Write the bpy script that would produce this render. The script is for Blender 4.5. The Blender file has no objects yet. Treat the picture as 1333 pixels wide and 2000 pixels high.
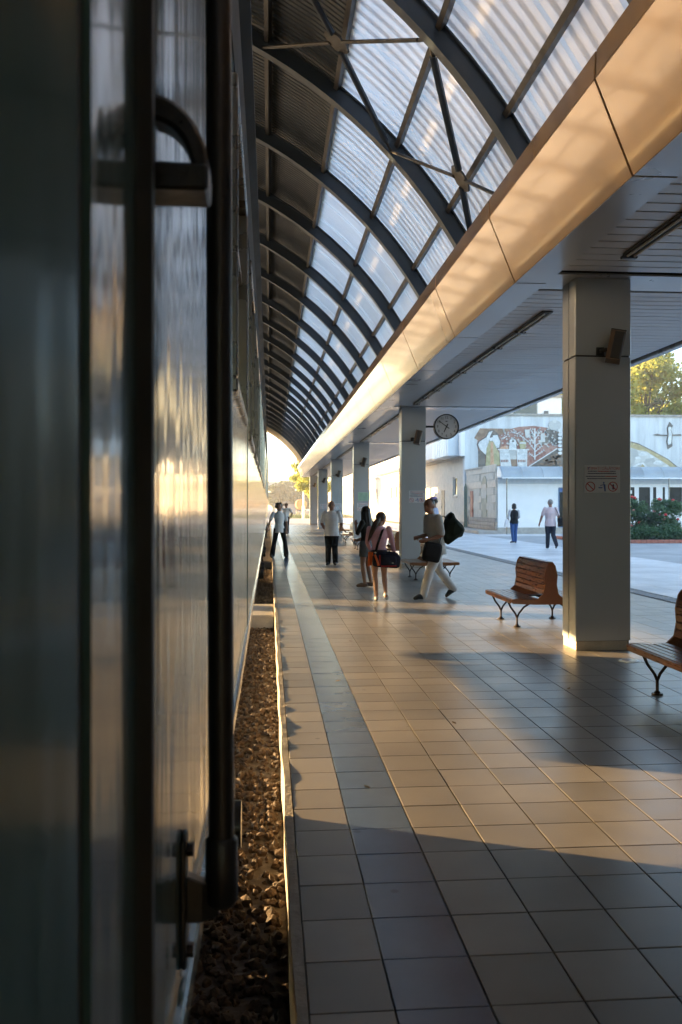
import bpy, bmesh, math, random
import numpy as np
from mathutils import Matrix, Vector

random.seed(7)
rng = np.random.default_rng(11)
R = math.radians
scene = bpy.context.scene
COL = scene.collection

# ------------------------------------------------------------------ camera
YAW = math.atan(139.5 / 1700.0)
CT, ST = math.cos(YAW), math.sin(YAW)
HC = 1.6
cam_d = bpy.data.cameras.new('camera')
cam = bpy.data.objects.new('camera', cam_d)
COL.objects.link(cam)
cam.location = (0, 0, HC)
cam.rotation_euler = (R(90), 0, -YAW)
cam_d.sensor_fit = 'VERTICAL'
cam_d.sensor_height = 24.0
cam_d.lens = 24.0 * 1700 / 2000
cam_d.shift_y = -12 / 2000
cam_d.clip_start = 0.05
cam_d.clip_end = 3000
cam_d.dof.use_dof = True
cam_d.dof.focus_distance = 8.0
cam_d.dof.aperture_fstop = 5.0
scene.camera = cam

# ------------------------------------------------------------------ sky, sun, exposure
SUN_EL, SUN_AZ = R(5.5), R(-65.6)          # azimuth clockwise from +Y
world = bpy.data.worlds.new('World')
scene.world = world
world.use_nodes = True
wn = world.node_tree
sky = wn.nodes.new('ShaderNodeTexSky')
sky.sky_type = 'NISHITA'
sky.sun_disc = False
sky.sun_elevation = SUN_EL
sky.sun_rotation = SUN_AZ
sky.air_density = 0.7
sky.dust_density = 0.5
sky.ozone_density = 1.0
wn.links.new(sky.outputs[0], wn.nodes['Background'].inputs[0])
wn.nodes['Background'].inputs[1].default_value = 0.15

sun_d = bpy.data.lights.new('sun', 'SUN')
sun_d.energy = 5.0
sun_d.angle = R(0.5)
sun_d.color = (1.0, 0.65, 0.29)
sun = bpy.data.objects.new('sun', sun_d)
COL.objects.link(sun)
tosun = Vector((math.sin(SUN_AZ) * math.cos(SUN_EL), math.cos(SUN_AZ) * math.cos(SUN_EL), math.sin(SUN_EL)))
sun.rotation_euler = (-tosun).to_track_quat('-Z', 'Y').to_euler()
sun.location = tosun * 60

vs = scene.view_settings
scene.display_settings.display_device = 'sRGB'
vs.view_transform = 'Standard'
vs.look = 'None'
vs.gamma = 1.0
vs.use_curve_mapping = False
vs.exposure = 3.15
cy = scene.cycles
cy.use_denoising = True
cy.max_bounces = 7
cy.diffuse_bounces = 3
cy.glossy_bounces = 4
cy.transmission_bounces = 5
cy.transparent_max_bounces = 10
cy.volume_bounces = 0
cy.sample_clamp_indirect = 6.0
cy.caustics_reflective = False
cy.caustics_refractive = False


# ------------------------------------------------------------------ helpers
def px_ground(x, y, z=0.0):
    d = 1700 * (HC - z) / (y - 988)
    X = (x - 527) * d * CT / 1700
    return X, (d - X * ST) / CT


def px_plane(x, y, Yw):
    k = (x - 527) * CT / 1700
    d = Yw * CT / (1 - k * ST)
    return k * d, HC + (988 - y) * d / 1700


MATS = {}


def M(name, col, rough=0.5, metal=0.0, var=0.12, scale=6.0, bump=0.0, bscale=40.0, spec=0.5, coat=0.0,
      emit=None, stretch=None, rvar=0.08, detail=5.0):
    """procedural principled material: noise-varied colour, roughness and fine relief"""
    if name in MATS:
        return MATS[name]
    m = bpy.data.materials.new(name)
    m.use_nodes = True
    nt = m.node_tree
    b = nt.nodes['Principled BSDF']
    geo = nt.nodes.new('ShaderNodeNewGeometry')
    mp = nt.nodes.new('ShaderNodeMapping')
    if stretch:
        mp.inputs['Scale'].default_value = stretch
    nt.links.new(geo.outputs['Position'], mp.inputs[0])
    n = nt.nodes.new('ShaderNodeTexNoise')
    n.inputs['Scale'].default_value = scale
    n.inputs['Detail'].default_value = detail
    n.inputs['Roughness'].default_value = 0.6
    nt.links.new(mp.outputs[0], n.inputs['Vector'])
    mr = nt.nodes.new('ShaderNodeMapRange')
    mr.inputs[1].default_value = 0.3
    mr.inputs[2].default_value = 0.7
    mr.inputs[3].default_value = 1 - var
    mr.inputs[4].default_value = 1 + var
    nt.links.new(n.outputs['Fac'], mr.inputs[0])
    mx = nt.nodes.new('ShaderNodeVectorMath')
    mx.operation = 'SCALE'
    mx.inputs[0].default_value = col
    nt.links.new(mr.outputs[0], mx.inputs['Scale'])
    nt.links.new(mx.outputs[0], b.inputs['Base Color'])
    rr = nt.nodes.new('ShaderNodeMapRange')
    rr.inputs[1].default_value = 0.3
    rr.inputs[2].default_value = 0.7
    rr.inputs[3].default_value = max(0.02, rough - rvar)
    rr.inputs[4].default_value = min(1, rough + rvar)
    nt.links.new(n.outputs['Fac'], rr.inputs[0])
    nt.links.new(rr.outputs[0], b.inputs['Roughness'])
    b.inputs['Metallic'].default_value = metal
    b.inputs['Specular IOR Level'].default_value = spec
    b.inputs['Coat Weight'].default_value = coat
    b.inputs['Coat Roughness'].default_value = 0.06
    if bump:
        n2 = nt.nodes.new('ShaderNodeTexNoise')
        n2.inputs['Scale'].default_value = bscale
        n2.inputs['Detail'].default_value = 4
        nt.links.new(mp.outputs[0], n2.inputs['Vector'])
        bp = nt.nodes.new('ShaderNodeBump')
        bp.inputs['Strength'].default_value = bump
        bp.inputs['Distance'].default_value = 0.02
        nt.links.new(n2.outputs['Fac'], bp.inputs['Height'])
        nt.links.new(bp.outputs[0], b.inputs['Normal'])
    if emit:
        b.inputs['Emission Color'].default_value = (*emit[:3], 1)
        b.inputs['Emission Strength'].default_value = emit[3]
    MATS[name] = m
    return m


class MB:
    """collects geometry for ONE mesh object"""

    def __init__(self):
        self.v, self.f = [], []

    def add(self, vs_, fs_):
        o = len(self.v)
        self.v += [tuple(p) for p in vs_]
        self.f += [tuple(i + o for i in f) for f in fs_]
        return self

    def box(self, x0, x1, y0, y1, z0, z1):
        return self.add([(x0, y0, z0), (x1, y0, z0), (x1, y1, z0), (x0, y1, z0),
                         (x0, y0, z1), (x1, y0, z1), (x1, y1, z1), (x0, y1, z1)],
                        [(0, 3, 2, 1), (4, 5, 6, 7), (0, 1, 5, 4), (1, 2, 6, 5), (2, 3, 7, 6), (3, 0, 4, 7)])

    def prism_y(self, poly, y0, y1):
        """poly of (x,z) extruded along y"""
        n = len(poly)
        a = [(p[0], y0, p[1]) for p in poly] + [(p[0], y1, p[1]) for p in poly]
        f = [tuple(range(n)), tuple(range(2 * n - 1, n - 1, -1))]
        f += [(i, n + i, n + (i + 1) % n, (i + 1) % n) for i in range(n)]
        return self.add(a, f)

    def prism_x(self, poly, x0, x1):
        n = len(poly)
        a = [(x0, p[0], p[1]) for p in poly] + [(x1, p[0], p[1]) for p in poly]
        f = [tuple(range(n)), tuple(range(2 * n - 1, n - 1, -1))]
        f += [(i, n + i, n + (i + 1) % n, (i + 1) % n) for i in range(n)]
        return self.add(a, f)

    def prism_z(self, poly, z0, z1):
        n = len(poly)
        a = [(p[0], p[1], z0) for p in poly] + [(p[0], p[1], z1) for p in poly]
        f = [tuple(range(n - 1, -1, -1)), tuple(range(n, 2 * n))]
        f += [(i, (i + 1) % n, n + (i + 1) % n, n + i) for i in range(n)]
        return self.add(a, f)

    def tube(self, pts, r, n=8, flat=1.0):
        """tube along points, r a number or a list; ends capped"""
        pts = [Vector(p) for p in pts]
        rs = r if isinstance(r, (list, tuple)) else [r] * len(pts)
        rings, up = [], None
        for i, p in enumerate(pts):
            a = pts[max(0, i - 1)]
            c = pts[min(len(pts) - 1, i + 1)]
            t = (c - a).normalized()
            if up is None:
                up = Vector((0, 0, 1)) if abs(t.z) < 0.9 else Vector((1, 0, 0))
            s = t.cross(up).normalized()
            up = s.cross(t).normalized()
            rings.append([p + s * (rs[i] * math.cos(2 * math.pi * k / n)) + up * (rs[i] * flat * math.sin(2 * math.pi * k / n))
                          for k in range(n)])
        vv = [q for rg in rings for q in rg]
        f = []
        for i in range(len(pts) - 1):
            for k in range(n):
                f.append((i * n + k, i * n + (k + 1) % n, (i + 1) * n + (k + 1) % n, (i + 1) * n + k))
        f.append(tuple(range(n - 1, -1, -1)))
        f.append(tuple(range((len(pts) - 1) * n, len(pts) * n)))
        return self.add(vv, f)

    def loft(self, rings):
        """closed rings of equal length, capped"""
        n = len(rings[0])
        vv = [q for rg in rings for q in rg]
        f = []
        for i in range(len(rings) - 1):
            for k in range(n):
                f.append((i * n + k, i * n + (k + 1) % n, (i + 1) * n + (k + 1) % n, (i + 1) * n + k))
        f.append(tuple(range(n - 1, -1, -1)))
        f.append(tuple(range((len(rings) - 1) * n, len(rings) * n)))
        return self.add(vv, f)

    def disc(self, c, axis, r0, r1, h, n=24):
        """short cylinder / cone frustum from c along axis"""
        a = Vector(axis).normalized()
        c = Vector(c)
        s = a.cross(Vector((0, 0, 1)) if abs(a.z) < 0.9 else Vector((1, 0, 0))).normalized()
        u = s.cross(a)
        rg = lambda p, r: [p + s * (r * math.cos(2 * math.pi * k / n)) + u * (r * math.sin(2 * math.pi * k / n)) for k in range(n)]
        return self.loft([rg(c, r0), rg(c + a * h, r1)])

    def ellipsoid(self, c, rx, ry, rz, n=14, m=9, rot=None):
        rings = []
        for j in range(m + 1):
            t = math.pi * (0.02 + 0.96 * j / m)
            rings.append([(rx * math.sin(t) * math.cos(2 * math.pi * k / n), ry * math.sin(t) * math.sin(2 * math.pi * k / n),
                           -rz * math.cos(t)) for k in range(n)])
        if rot is not None:
            rings = [[rot @ Vector(q) for q in rg] for rg in rings]
        c = Vector(c)
        return self.loft([[c + Vector(q) for q in rg] for rg in rings])

    def mesh(self, name, smooth=False, bevel=0.0):
        me = bpy.data.meshes.new(name)
        me.from_pydata(self.v, [], self.f)
        bm = bmesh.new()
        bm.from_mesh(me)
        bmesh.ops.recalc_face_normals(bm, faces=bm.faces)
        if bevel:
            bmesh.ops.bevel(bm, geom=[e for e in bm.edges if e.calc_face_angle(0) > 0.5], offset=bevel, segments=1,
                            affect='EDGES', clamp_overlap=True)
        if smooth:
            for f in bm.faces:
                f.smooth = True
            for e in bm.edges:
                if len(e.link_faces) == 2 and e.calc_face_angle(0) > R(42):
                    e.smooth = False
        bm.to_mesh(me)
        bm.free()
        return me

    def build(self, name, mat, parent=None, smooth=False, bevel=0.0, local=False):
        return put(name, self.mesh(name, smooth, bevel), mat, parent, local)


def put(name, me, mat, parent=None, local=False, loc=None):
    o = bpy.data.objects.new(name, me)
    COL.objects.link(o)
    if mat is not None and not me.materials:
        me.materials.append(mat)
    if parent is not None:
        o.parent = parent
        if not local and parent.parent is None and parent.type == 'EMPTY':
            o.matrix_parent_inverse = Matrix.Translation(-parent.location)
    if loc is not None:
        o.location = loc
    return o


def tag(o, label=None, cat=None, group=None, kind=None):
    if label:
        o['label'] = label
    if cat:
        o['category'] = cat
    if group:
        o['group'] = group
    if kind:
        o['kind'] = kind
    return o


def thing(name, label, cat, loc=(0, 0, 0), group=None, rz=0.0, kind=None):
    e = bpy.data.objects.new(name, None)
    COL.objects.link(e)
    e.location = loc
    e.rotation_euler = (0, 0, rz)
    e.empty_display_size = 0.2
    return tag(e, label, cat, group, kind)


def box(name, mat, x0, x1, y0, y1, z0, z1, parent=None, bevel=0.0, local=False):
    return MB().box(x0, x1, y0, y1, z0, z1).build(name, mat, parent, bevel=bevel, local=local)


def ground_sheet(name, mat, x0, x1, y0, y1, z, thick=0.0):
    o = box(name, mat, x0, x1, y0, y1, z - max(thick, 0.002), z)
    return tag(o, kind='structure')


# ------------------------------------------------------------------ materials with their own patterns
def tile_material(name, cols, pitch, ox, oy, rough, var=0.10, bump=0.05, spec=0.5):
    """one tone per tile from its grid cell, plus smudges and wear"""
    m = bpy.data.materials.new(name)
    m.use_nodes = True
    nt = m.node_tree
    b = nt.nodes['Principled BSDF']
    geo = nt.nodes.new('ShaderNodeNewGeometry')
    sub = nt.nodes.new('ShaderNodeVectorMath')
    sub.operation = 'SUBTRACT'
    sub.inputs[1].default_value = (ox, oy, 0)
    div = nt.nodes.new('ShaderNodeVectorMath')
    div.operation = 'DIVIDE'
    div.inputs[1].default_value = (pitch, pitch, 1000)
    fl = nt.nodes.new('ShaderNodeVectorMath')
    fl.operation = 'FLOOR'
    wnz = nt.nodes.new('ShaderNodeTexWhiteNoise')
    wnz.noise_dimensions = '2D'
    nt.links.new(geo.outputs['Position'], sub.inputs[0])
    nt.links.new(sub.outputs[0], div.inputs[0])
    nt.links.new(div.outputs[0], fl.inputs[0])
    nt.links.new(fl.outputs[0], wnz.inputs['Vector'])
    ramp = nt.nodes.new('ShaderNodeMix')
    ramp.data_type = 'RGBA'
    ramp.inputs[6].default_value = (*cols[0], 1)
    ramp.inputs[7].default_value = (*cols[1], 1)
    nt.links.new(wnz.outputs['Value'], ramp.inputs[0])
    n = nt.nodes.new('ShaderNodeTexNoise')
    n.inputs['Scale'].default_value = 3.2
    n.inputs['Detail'].default_value = 8
    n.inputs['Roughness'].default_value = 0.65
    nt.links.new(geo.outputs['Position'], n.inputs['Vector'])
    mr = nt.nodes.new('ShaderNodeMapRange')
    mr.inputs[1].default_value = 0.3
    mr.inputs[2].default_value = 0.7
    mr.inputs[3].default_value = 1 - var
    mr.inputs[4].default_value = 1 + var
    nt.links.new(n.outputs['Fac'], mr.inputs[0])
    mx = nt.nodes.new('ShaderNodeVectorMath')
    mx.operation = 'SCALE'
    nt.links.new(ramp.outputs[2], mx.inputs[0])
    nt.links.new(mr.outputs[0], mx.inputs['Scale'])
    # trodden-in spots and dull patches
    vo = nt.nodes.new('ShaderNodeTexVoronoi')
    vo.inputs['Scale'].default_value = 2.6
    nt.links.new(geo.outputs['Position'], vo.inputs['Vector'])
    vr = nt.nodes.new('ShaderNodeMapRange')
    vr.inputs[1].default_value = 0.035
    vr.inputs[2].default_value = 0.06
    vr.inputs[3].default_value = 0.55
    vr.inputs[4].default_value = 1.0
    nt.links.new(vo.outputs['Distance'], vr.inputs[0])
    n3 = nt.nodes.new('ShaderNodeTexNoise')
    n3.inputs['Scale'].default_value = 0.7
    n3.inputs['Detail'].default_value = 4
    nt.links.new(geo.outputs['Position'], n3.inputs['Vector'])
    dr3 = nt.nodes.new('ShaderNodeMapRange')
    dr3.inputs[1].default_value = 0.38
    dr3.inputs[2].default_value = 0.62
    dr3.inputs[3].default_value = 0.82
    dr3.inputs[4].default_value = 1.08
    nt.links.new(n3.outputs['Fac'], dr3.inputs[0])
    mm = nt.nodes.new('ShaderNodeMath')
    mm.operation = 'MULTIPLY'
    nt.links.new(vr.outputs[0], mm.inputs[0])
    nt.links.new(dr3.outputs[0], mm.inputs[1])
    mx2 = nt.nodes.new('ShaderNodeVectorMath')
    mx2.operation = 'SCALE'
    nt.links.new(mx.outputs[0], mx2.inputs[0])
    nt.links.new(mm.outputs[0], mx2.inputs['Scale'])
    nt.links.new(mx2.outputs[0], b.inputs['Base Color'])
    rr = nt.nodes.new('ShaderNodeMapRange')
    rr.inputs[1].default_value = 0.35
    rr.inputs[2].default_value = 0.65
    rr.inputs[3].default_value = rough - 0.025
    rr.inputs[4].default_value = rough + 0.04
    nt.links.new(n.outputs['Fac'], rr.inputs[0])
    nt.links.new(rr.outputs[0], b.inputs['Roughness'])
    b.inputs['Specular IOR Level'].default_value = spec
    n2 = nt.nodes.new('ShaderNodeTexNoise')
    n2.inputs['Scale'].default_value = 90
    n2.inputs['Detail'].default_value = 3
    nt.links.new(geo.outputs['Position'], n2.inputs['Vector'])
    bp = nt.nodes.new('ShaderNodeBump')
    bp.inputs['Strength'].default_value = bump
    bp.inputs['Distance'].default_value = 0.004
    nt.links.new(n2.outputs['Fac'], bp.inputs['Height'])
    nt.links.new(bp.outputs[0], b.inputs['Normal'])
    MATS[name] = m
    return m


TP, TX0, TY0 = 0.3085, 0.3955, 3.035 - 0.308 * 10      # tile pitch and grid origin
m_tile = tile_material('floor_tile_beige', ((0.21, 0.19, 0.165), (0.30, 0.27, 0.235)), TP, TX0, TY0, 0.31, var=0.09)
m_blue = tile_material('floor_tile_blue', ((0.075, 0.115, 0.195), (0.09, 0.13, 0.215)), TP, TX0, TY0, 0.21, bump=0.01, spec=0.6)
m_slab = tile_material('plaza_slab', ((0.58, 0.59, 0.60), (0.66, 0.665, 0.67)), 0.62, 7.0, 0.0, 0.40)
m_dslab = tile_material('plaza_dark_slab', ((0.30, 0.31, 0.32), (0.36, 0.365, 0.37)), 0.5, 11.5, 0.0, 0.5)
m_grout = M('grout', (0.15, 0.135, 0.12), 0.9, var=0.2, scale=20)
m_curb = M('curb_concrete', (0.30, 0.265, 0.22), 0.75, var=0.25, scale=9, bump=0.3)
m_ground = M('far_ground', (0.26, 0.235, 0.20), 0.9, var=0.2, scale=0.4, bump=0.4, bscale=8)
m_ballast = M('ballast_bed', (0.10, 0.085, 0.07), 0.95, var=0.4, scale=18, bump=0.8, bscale=25)
m_stone = M('ballast_stone', (0.075, 0.05, 0.032), 0.85, var=0.75, scale=24, bump=0.4, bscale=60)
m_rail = M('rail_steel', (0.16, 0.11, 0.08), 0.5, metal=0.6, var=0.3, scale=14)
m_concrete = M('concrete', (0.40, 0.37, 0.33), 0.8, var=0.18, scale=5, bump=0.25)
m_rib = M('rib_paint', (0.032, 0.05, 0.075), 0.42, var=0.12, scale=3, spec=0.5)
m_dark_sheet = M('dark_sheet_metal', (0.03, 0.043, 0.06), 0.45, metal=0.2, var=0.12, scale=2)
m_fascia = M('fascia_panel', (0.42, 0.285, 0.18), 0.20, metal=0.3, var=0.03, scale=0.7, rvar=0.02, spec=0.6, coat=0.5)
m_soffit = M('soffit_panel', (0.56, 0.58, 0.60), 0.30, metal=0.25, var=0.04, scale=1.2, rvar=0.04)
m_slat = M('ceiling_slat', (0.62, 0.63, 0.64), 0.42, metal=0.15, var=0.05, scale=1.5)
m_pillar = M('pillar_panel', (0.43, 0.465, 0.50), 0.32, metal=0.3, var=0.04, scale=1.1, rvar=0.015, detail=2)
m_groove = M('shadow_gap', (0.03, 0.03, 0.032), 0.7)
m_black = M('black_steel', (0.012, 0.012, 0.013), 0.35, var=0.2, scale=20, bump=0.1, spec=0.5)
m_iron = M('cast_iron', (0.03, 0.02, 0.018), 0.4, metal=0.5, var=0.25, scale=25, bump=0.2)
m_wood = M('bench_wood', (0.25, 0.092, 0.026), 0.32, var=0.3, scale=9, stretch=(9, 0.8, 9), bump=0.06, coat=0.3)
m_lamp = M('lamp_housing', (0.10, 0.10, 0.10), 0.4, metal=0.4)
m_tube = M('lamp_tube', (0.75, 0.75, 0.72), 0.25, var=0.03)
m_speaker = M('speaker_case', (0.13, 0.085, 0.055), 0.35, var=0.1)
m_grille = M('speaker_grille', (0.035, 0.035, 0.038), 0.55, bump=0.5, bscale=300)
m_white = M('white_paint', (0.84, 0.84, 0.83), 0.45, var=0.05, scale=1.5)
m_sign = M('sign_white', (0.72, 0.74, 0.76), 0.4, var=0.03)
m_red = M('sign_red', (0.45, 0.03, 0.03), 0.5, var=0.08)
m_ink = M('sign_ink', (0.05, 0.06, 0.12), 0.5)
m_signblue = M('sign_blue', (0.05, 0.12, 0.35), 0.5)
m_signgreen = M('sign_green', (0.45, 0.66, 0.52), 0.45)
m_wall = M('painted_wall', (0.72, 0.72, 0.70), 0.7, var=0.08, scale=1.0, bump=0.1)
m_stained = M('stained_wall', (0.60, 0.62, 0.63), 0.8, var=0.22, scale=1.0, stretch=(2.0, 2.0, 0.3), bump=0.15)
m_limestone = M('limestone', (0.55, 0.50, 0.42), 0.75, var=0.16, scale=2.5, bump=0.25)
m_rough_stone = M('rough_stone', (0.36, 0.33, 0.29), 0.85, var=0.3, scale=4, bump=0.6, bscale=14)
m_brick = M('brick_edge', (0.36, 0.14, 0.10), 0.8, var=0.25, scale=9, bump=0.3)
m_soil = M('soil', (0.06, 0.045, 0.03), 0.95, var=0.3, scale=9, bump=0.6)
m_trunk = M('bark', (0.10, 0.075, 0.05), 0.9, var=0.3, scale=8, bump=0.8, bscale=20)


def glass_material(name, tint, rough=0.03):
    m = bpy.data.materials.new(name)
    m.use_nodes = True
    b = m.node_tree.nodes['Principled BSDF']
    n = m.node_tree.nodes.new('ShaderNodeTexNoise')
    n.inputs['Scale'].default_value = 1.3
    mr = m.node_tree.nodes.new('ShaderNodeMapRange')
    mr.inputs[3].default_value = rough
    mr.inputs[4].default_value = rough + 0.05
    m.node_tree.links.new(n.outputs['Fac'], mr.inputs[0])
    m.node_tree.links.new(mr.outputs[0], b.inputs['Roughness'])
    b.inputs['Base Color'].default_value = (*tint, 1)
    b.inputs['Specular IOR Level'].default_value = 0.7
    MATS[name] = m
    return m


m_glass = glass_material('dark_window_glass', (0.012, 0.014, 0.016))
m_shopglass = glass_material('shop_window_glass', (0.006, 0.007, 0.008), 0.25)
m_shopglass.node_tree.nodes['Principled BSDF'].inputs['Specular IOR Level'].default_value = 0.2


def translucent_material(name, col, clear=0.14):
    m = bpy.data.materials.new(name)
    m.use_nodes = True
    nt = m.node_tree
    out = nt.nodes['Material Output']
    nt.nodes.remove(nt.nodes['Principled BSDF'])
    geo = nt.nodes.new('ShaderNodeNewGeometry')
    n = nt.nodes.new('ShaderNodeTexNoise')
    n.inputs['Scale'].default_value = 1.2
    n.inputs['Detail'].default_value = 6
    nt.links.new(geo.outputs['Position'], n.inputs['Vector'])
    mr = nt.nodes.new('ShaderNodeMapRange')
    mr.inputs[1].default_value = 0.3
    mr.inputs[2].default_value = 0.7
    mr.inputs[3].default_value = 0.9
    mr.inputs[4].default_value = 1.05
    nt.links.new(n.outputs['Fac'], mr.inputs[0])
    sc_ = nt.nodes.new('ShaderNodeVectorMath')
    sc_.operation = 'SCALE'
    sc_.inputs[0].default_value = col
    oi = nt.nodes.new('ShaderNodeObjectInfo')
    om = nt.nodes.new('ShaderNodeMapRange')
    om.inputs[3].default_value = 0.86
    om.inputs[4].default_value = 1.06
    nt.links.new(oi.outputs['Random'], om.inputs[0])
    mu = nt.nodes.new('ShaderNodeMath')
    mu.operation = 'MULTIPLY'
    nt.links.new(mr.outputs[0], mu.inputs[0])
    nt.links.new(om.outputs[0], mu.inputs[1])
    nt.links.new(mu.outputs[0], sc_.inputs['Scale'])
    tr = nt.nodes.new('ShaderNodeBsdfTranslucent')
    df = nt.nodes.new('ShaderNodeBsdfDiffuse')
    nt.links.new(sc_.outputs[0], tr.inputs[0])
    nt.links.new(sc_.outputs[0], df.inputs[0])
    a = nt.nodes.new('ShaderNodeMixShader')
    a.inputs[0].default_value = 0.3
    nt.links.new(tr.outputs[0], a.inputs[1])
    nt.links.new(df.outputs[0], a.inputs[2])
    tp = nt.nodes.new('ShaderNodeBsdfTransparent')
    b = nt.nodes.new('ShaderNodeMixShader')
    b.inputs[0].default_value = clear
    nt.links.new(a.outputs[0], b.inputs[1])
    nt.links.new(tp.outputs[0], b.inputs[2])
    gl = nt.nodes.new('ShaderNodeBsdfGlossy')
    gl.inputs['Roughness'].default_value = 0.15
    c = nt.nodes.new('ShaderNodeMixShader')
    c.inputs[0].default_value = 0.10
    nt.links.new(b.outputs[0], c.inputs[1])
    nt.links.new(gl.outputs[0], c.inputs[2])
    nt.links.new(c.outputs[0], out.inputs[0])
    MATS[name] = m
    return m


m_poly = translucent_material('polycarbonate_sheet', (0.78, 0.78, 0.80), 0.025)


def train_paint_material():
    """dark green gloss paint on slightly dented sheet steel, streaked with dirt"""
    m = bpy.data.materials.new('train_paint')
    m.use_nodes = True
    nt = m.node_tree
    b = nt.nodes['Principled BSDF']
    geo = nt.nodes.new('ShaderNodeNewGeometry')
    mp = nt.nodes.new('ShaderNodeMapping')
    mp.inputs['Scale'].default_value = (1, 5.0, 0.55)
    nt.links.new(geo.outputs['Position'], mp.inputs[0])
    n = nt.nodes.new('ShaderNodeTexNoise')
    n.inputs['Scale'].default_value = 2.0
    n.inputs['Detail'].default_value = 2
    nt.links.new(mp.outputs[0], n.inputs['Vector'])
    bp = nt.nodes.new('ShaderNodeBump')
    bp.inputs['Strength'].default_value = 0.22
    bp.inputs['Distance'].default_value = 0.012
    nt.links.new(n.outputs['Fac'], bp.inputs['Height'])
    nt.links.new(bp.outputs[0], b.inputs['Normal'])
    nt.links.new(bp.outputs[0], b.inputs['Coat Normal'])
    n2 = nt.nodes.new('ShaderNodeTexNoise')
    n2.inputs['Scale'].default_value = 6
    n2.inputs['Detail'].default_value = 8
    nt.links.new(mp.outputs[0], n2.inputs['Vector'])
    mix = nt.nodes.new('ShaderNodeMix')
    mix.data_type = 'RGBA'
    mix.inputs[6].default_value = (0.040, 0.095, 0.095, 1)
    mix.inputs[7].default_value = (0.065, 0.125, 0.122, 1)
    nt.links.new(n2.outputs['Fac'], mix.inputs[0])
    nt.links.new(mix.outputs[2], b.inputs['Base Color'])
    rr = nt.nodes.new('ShaderNodeMapRange')
    rr.inputs[1].default_value = 0.3
    rr.inputs[2].default_value = 0.75
    rr.inputs[3].default_value = 0.10
    rr.inputs[4].default_value = 0.24
    nt.links.new(n2.outputs['Fac'], rr.inputs[0])
    nt.links.new(rr.outputs[0], b.inputs['Roughness'])
    b.inputs['Coat Weight'].default_value = 0.5
    b.inputs['Coat Roughness'].default_value = 0.07
    MATS['train_paint'] = m
    return m


m_train = train_paint_material()


def mosaic_material(name, c1, c2, scale=4.0):
    m = bpy.data.materials.new(name)
    m.use_nodes = True
    nt = m.node_tree
    b = nt.nodes['Principled BSDF']
    geo = nt.nodes.new('ShaderNodeNewGeometry')
    v = nt.nodes.new('ShaderNodeTexVoronoi')
    v.inputs['Scale'].default_value = scale
    nt.links.new(geo.outputs['Position'], v.inputs['Vector'])
    sp = nt.nodes.new('ShaderNodeSeparateColor')
    nt.links.new(v.outputs['Color'], sp.inputs[0])
    mix = nt.nodes.new('ShaderNodeMix')
    mix.data_type = 'RGBA'
    mix.inputs[6].default_value = (*c1, 1)
    mix.inputs[7].default_value = (*c2, 1)
    nt.links.new(sp.outputs[0], mix.inputs[0])
    nt.links.new(mix.outputs[2], b.inputs['Base Color'])
    b.inputs['Roughness'].default_value = 0.6
    bp = nt.nodes.new('ShaderNodeBump')
    bp.inputs['Strength'].default_value = 0.4
    bp.inputs['Distance'].default_value = 0.02
    nt.links.new(v.outputs['Distance'], bp.inputs['Height'])
    nt.links.new(bp.outputs[0], b.inputs['Normal'])
    MATS[name] = m
    return m


def leaf_material(name, c1, c2, trans=0.35):
    m = bpy.data.materials.new(name)
    m.use_nodes = True
    nt = m.node_tree
    b = nt.nodes['Principled BSDF']
    geo = nt.nodes.new('ShaderNodeNewGeometry')
    n = nt.nodes.new('ShaderNodeTexNoise')
    n.inputs['Scale'].default_value = 2.5
    n.inputs['Detail'].default_value = 6
    nt.links.new(geo.outputs['Position'], n.inputs['Vector'])
    mr = nt.nodes.new('ShaderNodeMapRange')
    mr.inputs[1].default_value = 0.3
    mr.inputs[2].default_value = 0.7
    nt.links.new(n.outputs['Fac'], mr.inputs[0])
    mix = nt.nodes.new('ShaderNodeMix')
    mix.data_type = 'RGBA'
    mix.inputs[6].default_value = (*c1, 1)
    mix.inputs[7].default_value = (*c2, 1)
    nt.links.new(mr.outputs[0], mix.inputs[0])
    nt.links.new(mix.outputs[2], b.inputs['Base Color'])
    b.inputs['Roughness'].default_value = 0.55
    tr = nt.nodes.new('ShaderNodeBsdfTranslucent')
    nt.links.new(mix.outputs[2], tr.inputs[0])
    ms = nt.nodes.new('ShaderNodeMixShader')
    ms.inputs[0].default_value = trans
    nt.links.new(b.outputs[0], ms.inputs[1])
    nt.links.new(tr.outputs[0], ms.inputs[2])
    nt.links.new(ms.outputs[0], nt.nodes['Material Output'].inputs[0])
    MATS[name] = m
    return m


# ================================================================== GROUND AND PLATFORM
YE = 76.1                     # far end of the canopy
ground_sheet('ground', m_ground, -250, 260, -120, 600, -0.31, 0.5)
ground_sheet('ballast', m_ballast, -7.4, 0.078, -30, 400, -0.27, 0.03)

platform = MB()
platform.box(0.123, 6.66, -30, 78, -0.30, -0.006)
platform = tag(platform.build('platform', m_grout), kind='structure')

# concrete edge: slightly raised, uneven along its length
cb = MB()
ys = np.arange(-6, 78.01, 0.11)
hz = 0.008 + 0.004 * np.sin(ys * 7.1) * np.sin(ys * 1.9 + 1) + 0.004 * rng.standard_normal(len(ys))
hz = np.clip(hz, 0.002, 0.022)
rings = []
for y, h in zip(ys, hz):
    e = 0.004 * math.sin(y * 5.3)
    rings.append([(0.078 + e, y, -0.30), (0.121, y, -0.30), (0.121, y, h * 0.9), (0.082 + e, y, h), (0.078 + e, y, h - 0.008)])
cb.loft(rings)
cb.build('platform_edge', m_curb, platform)

TILE_H = 0.004
tile_me = {}


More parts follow.
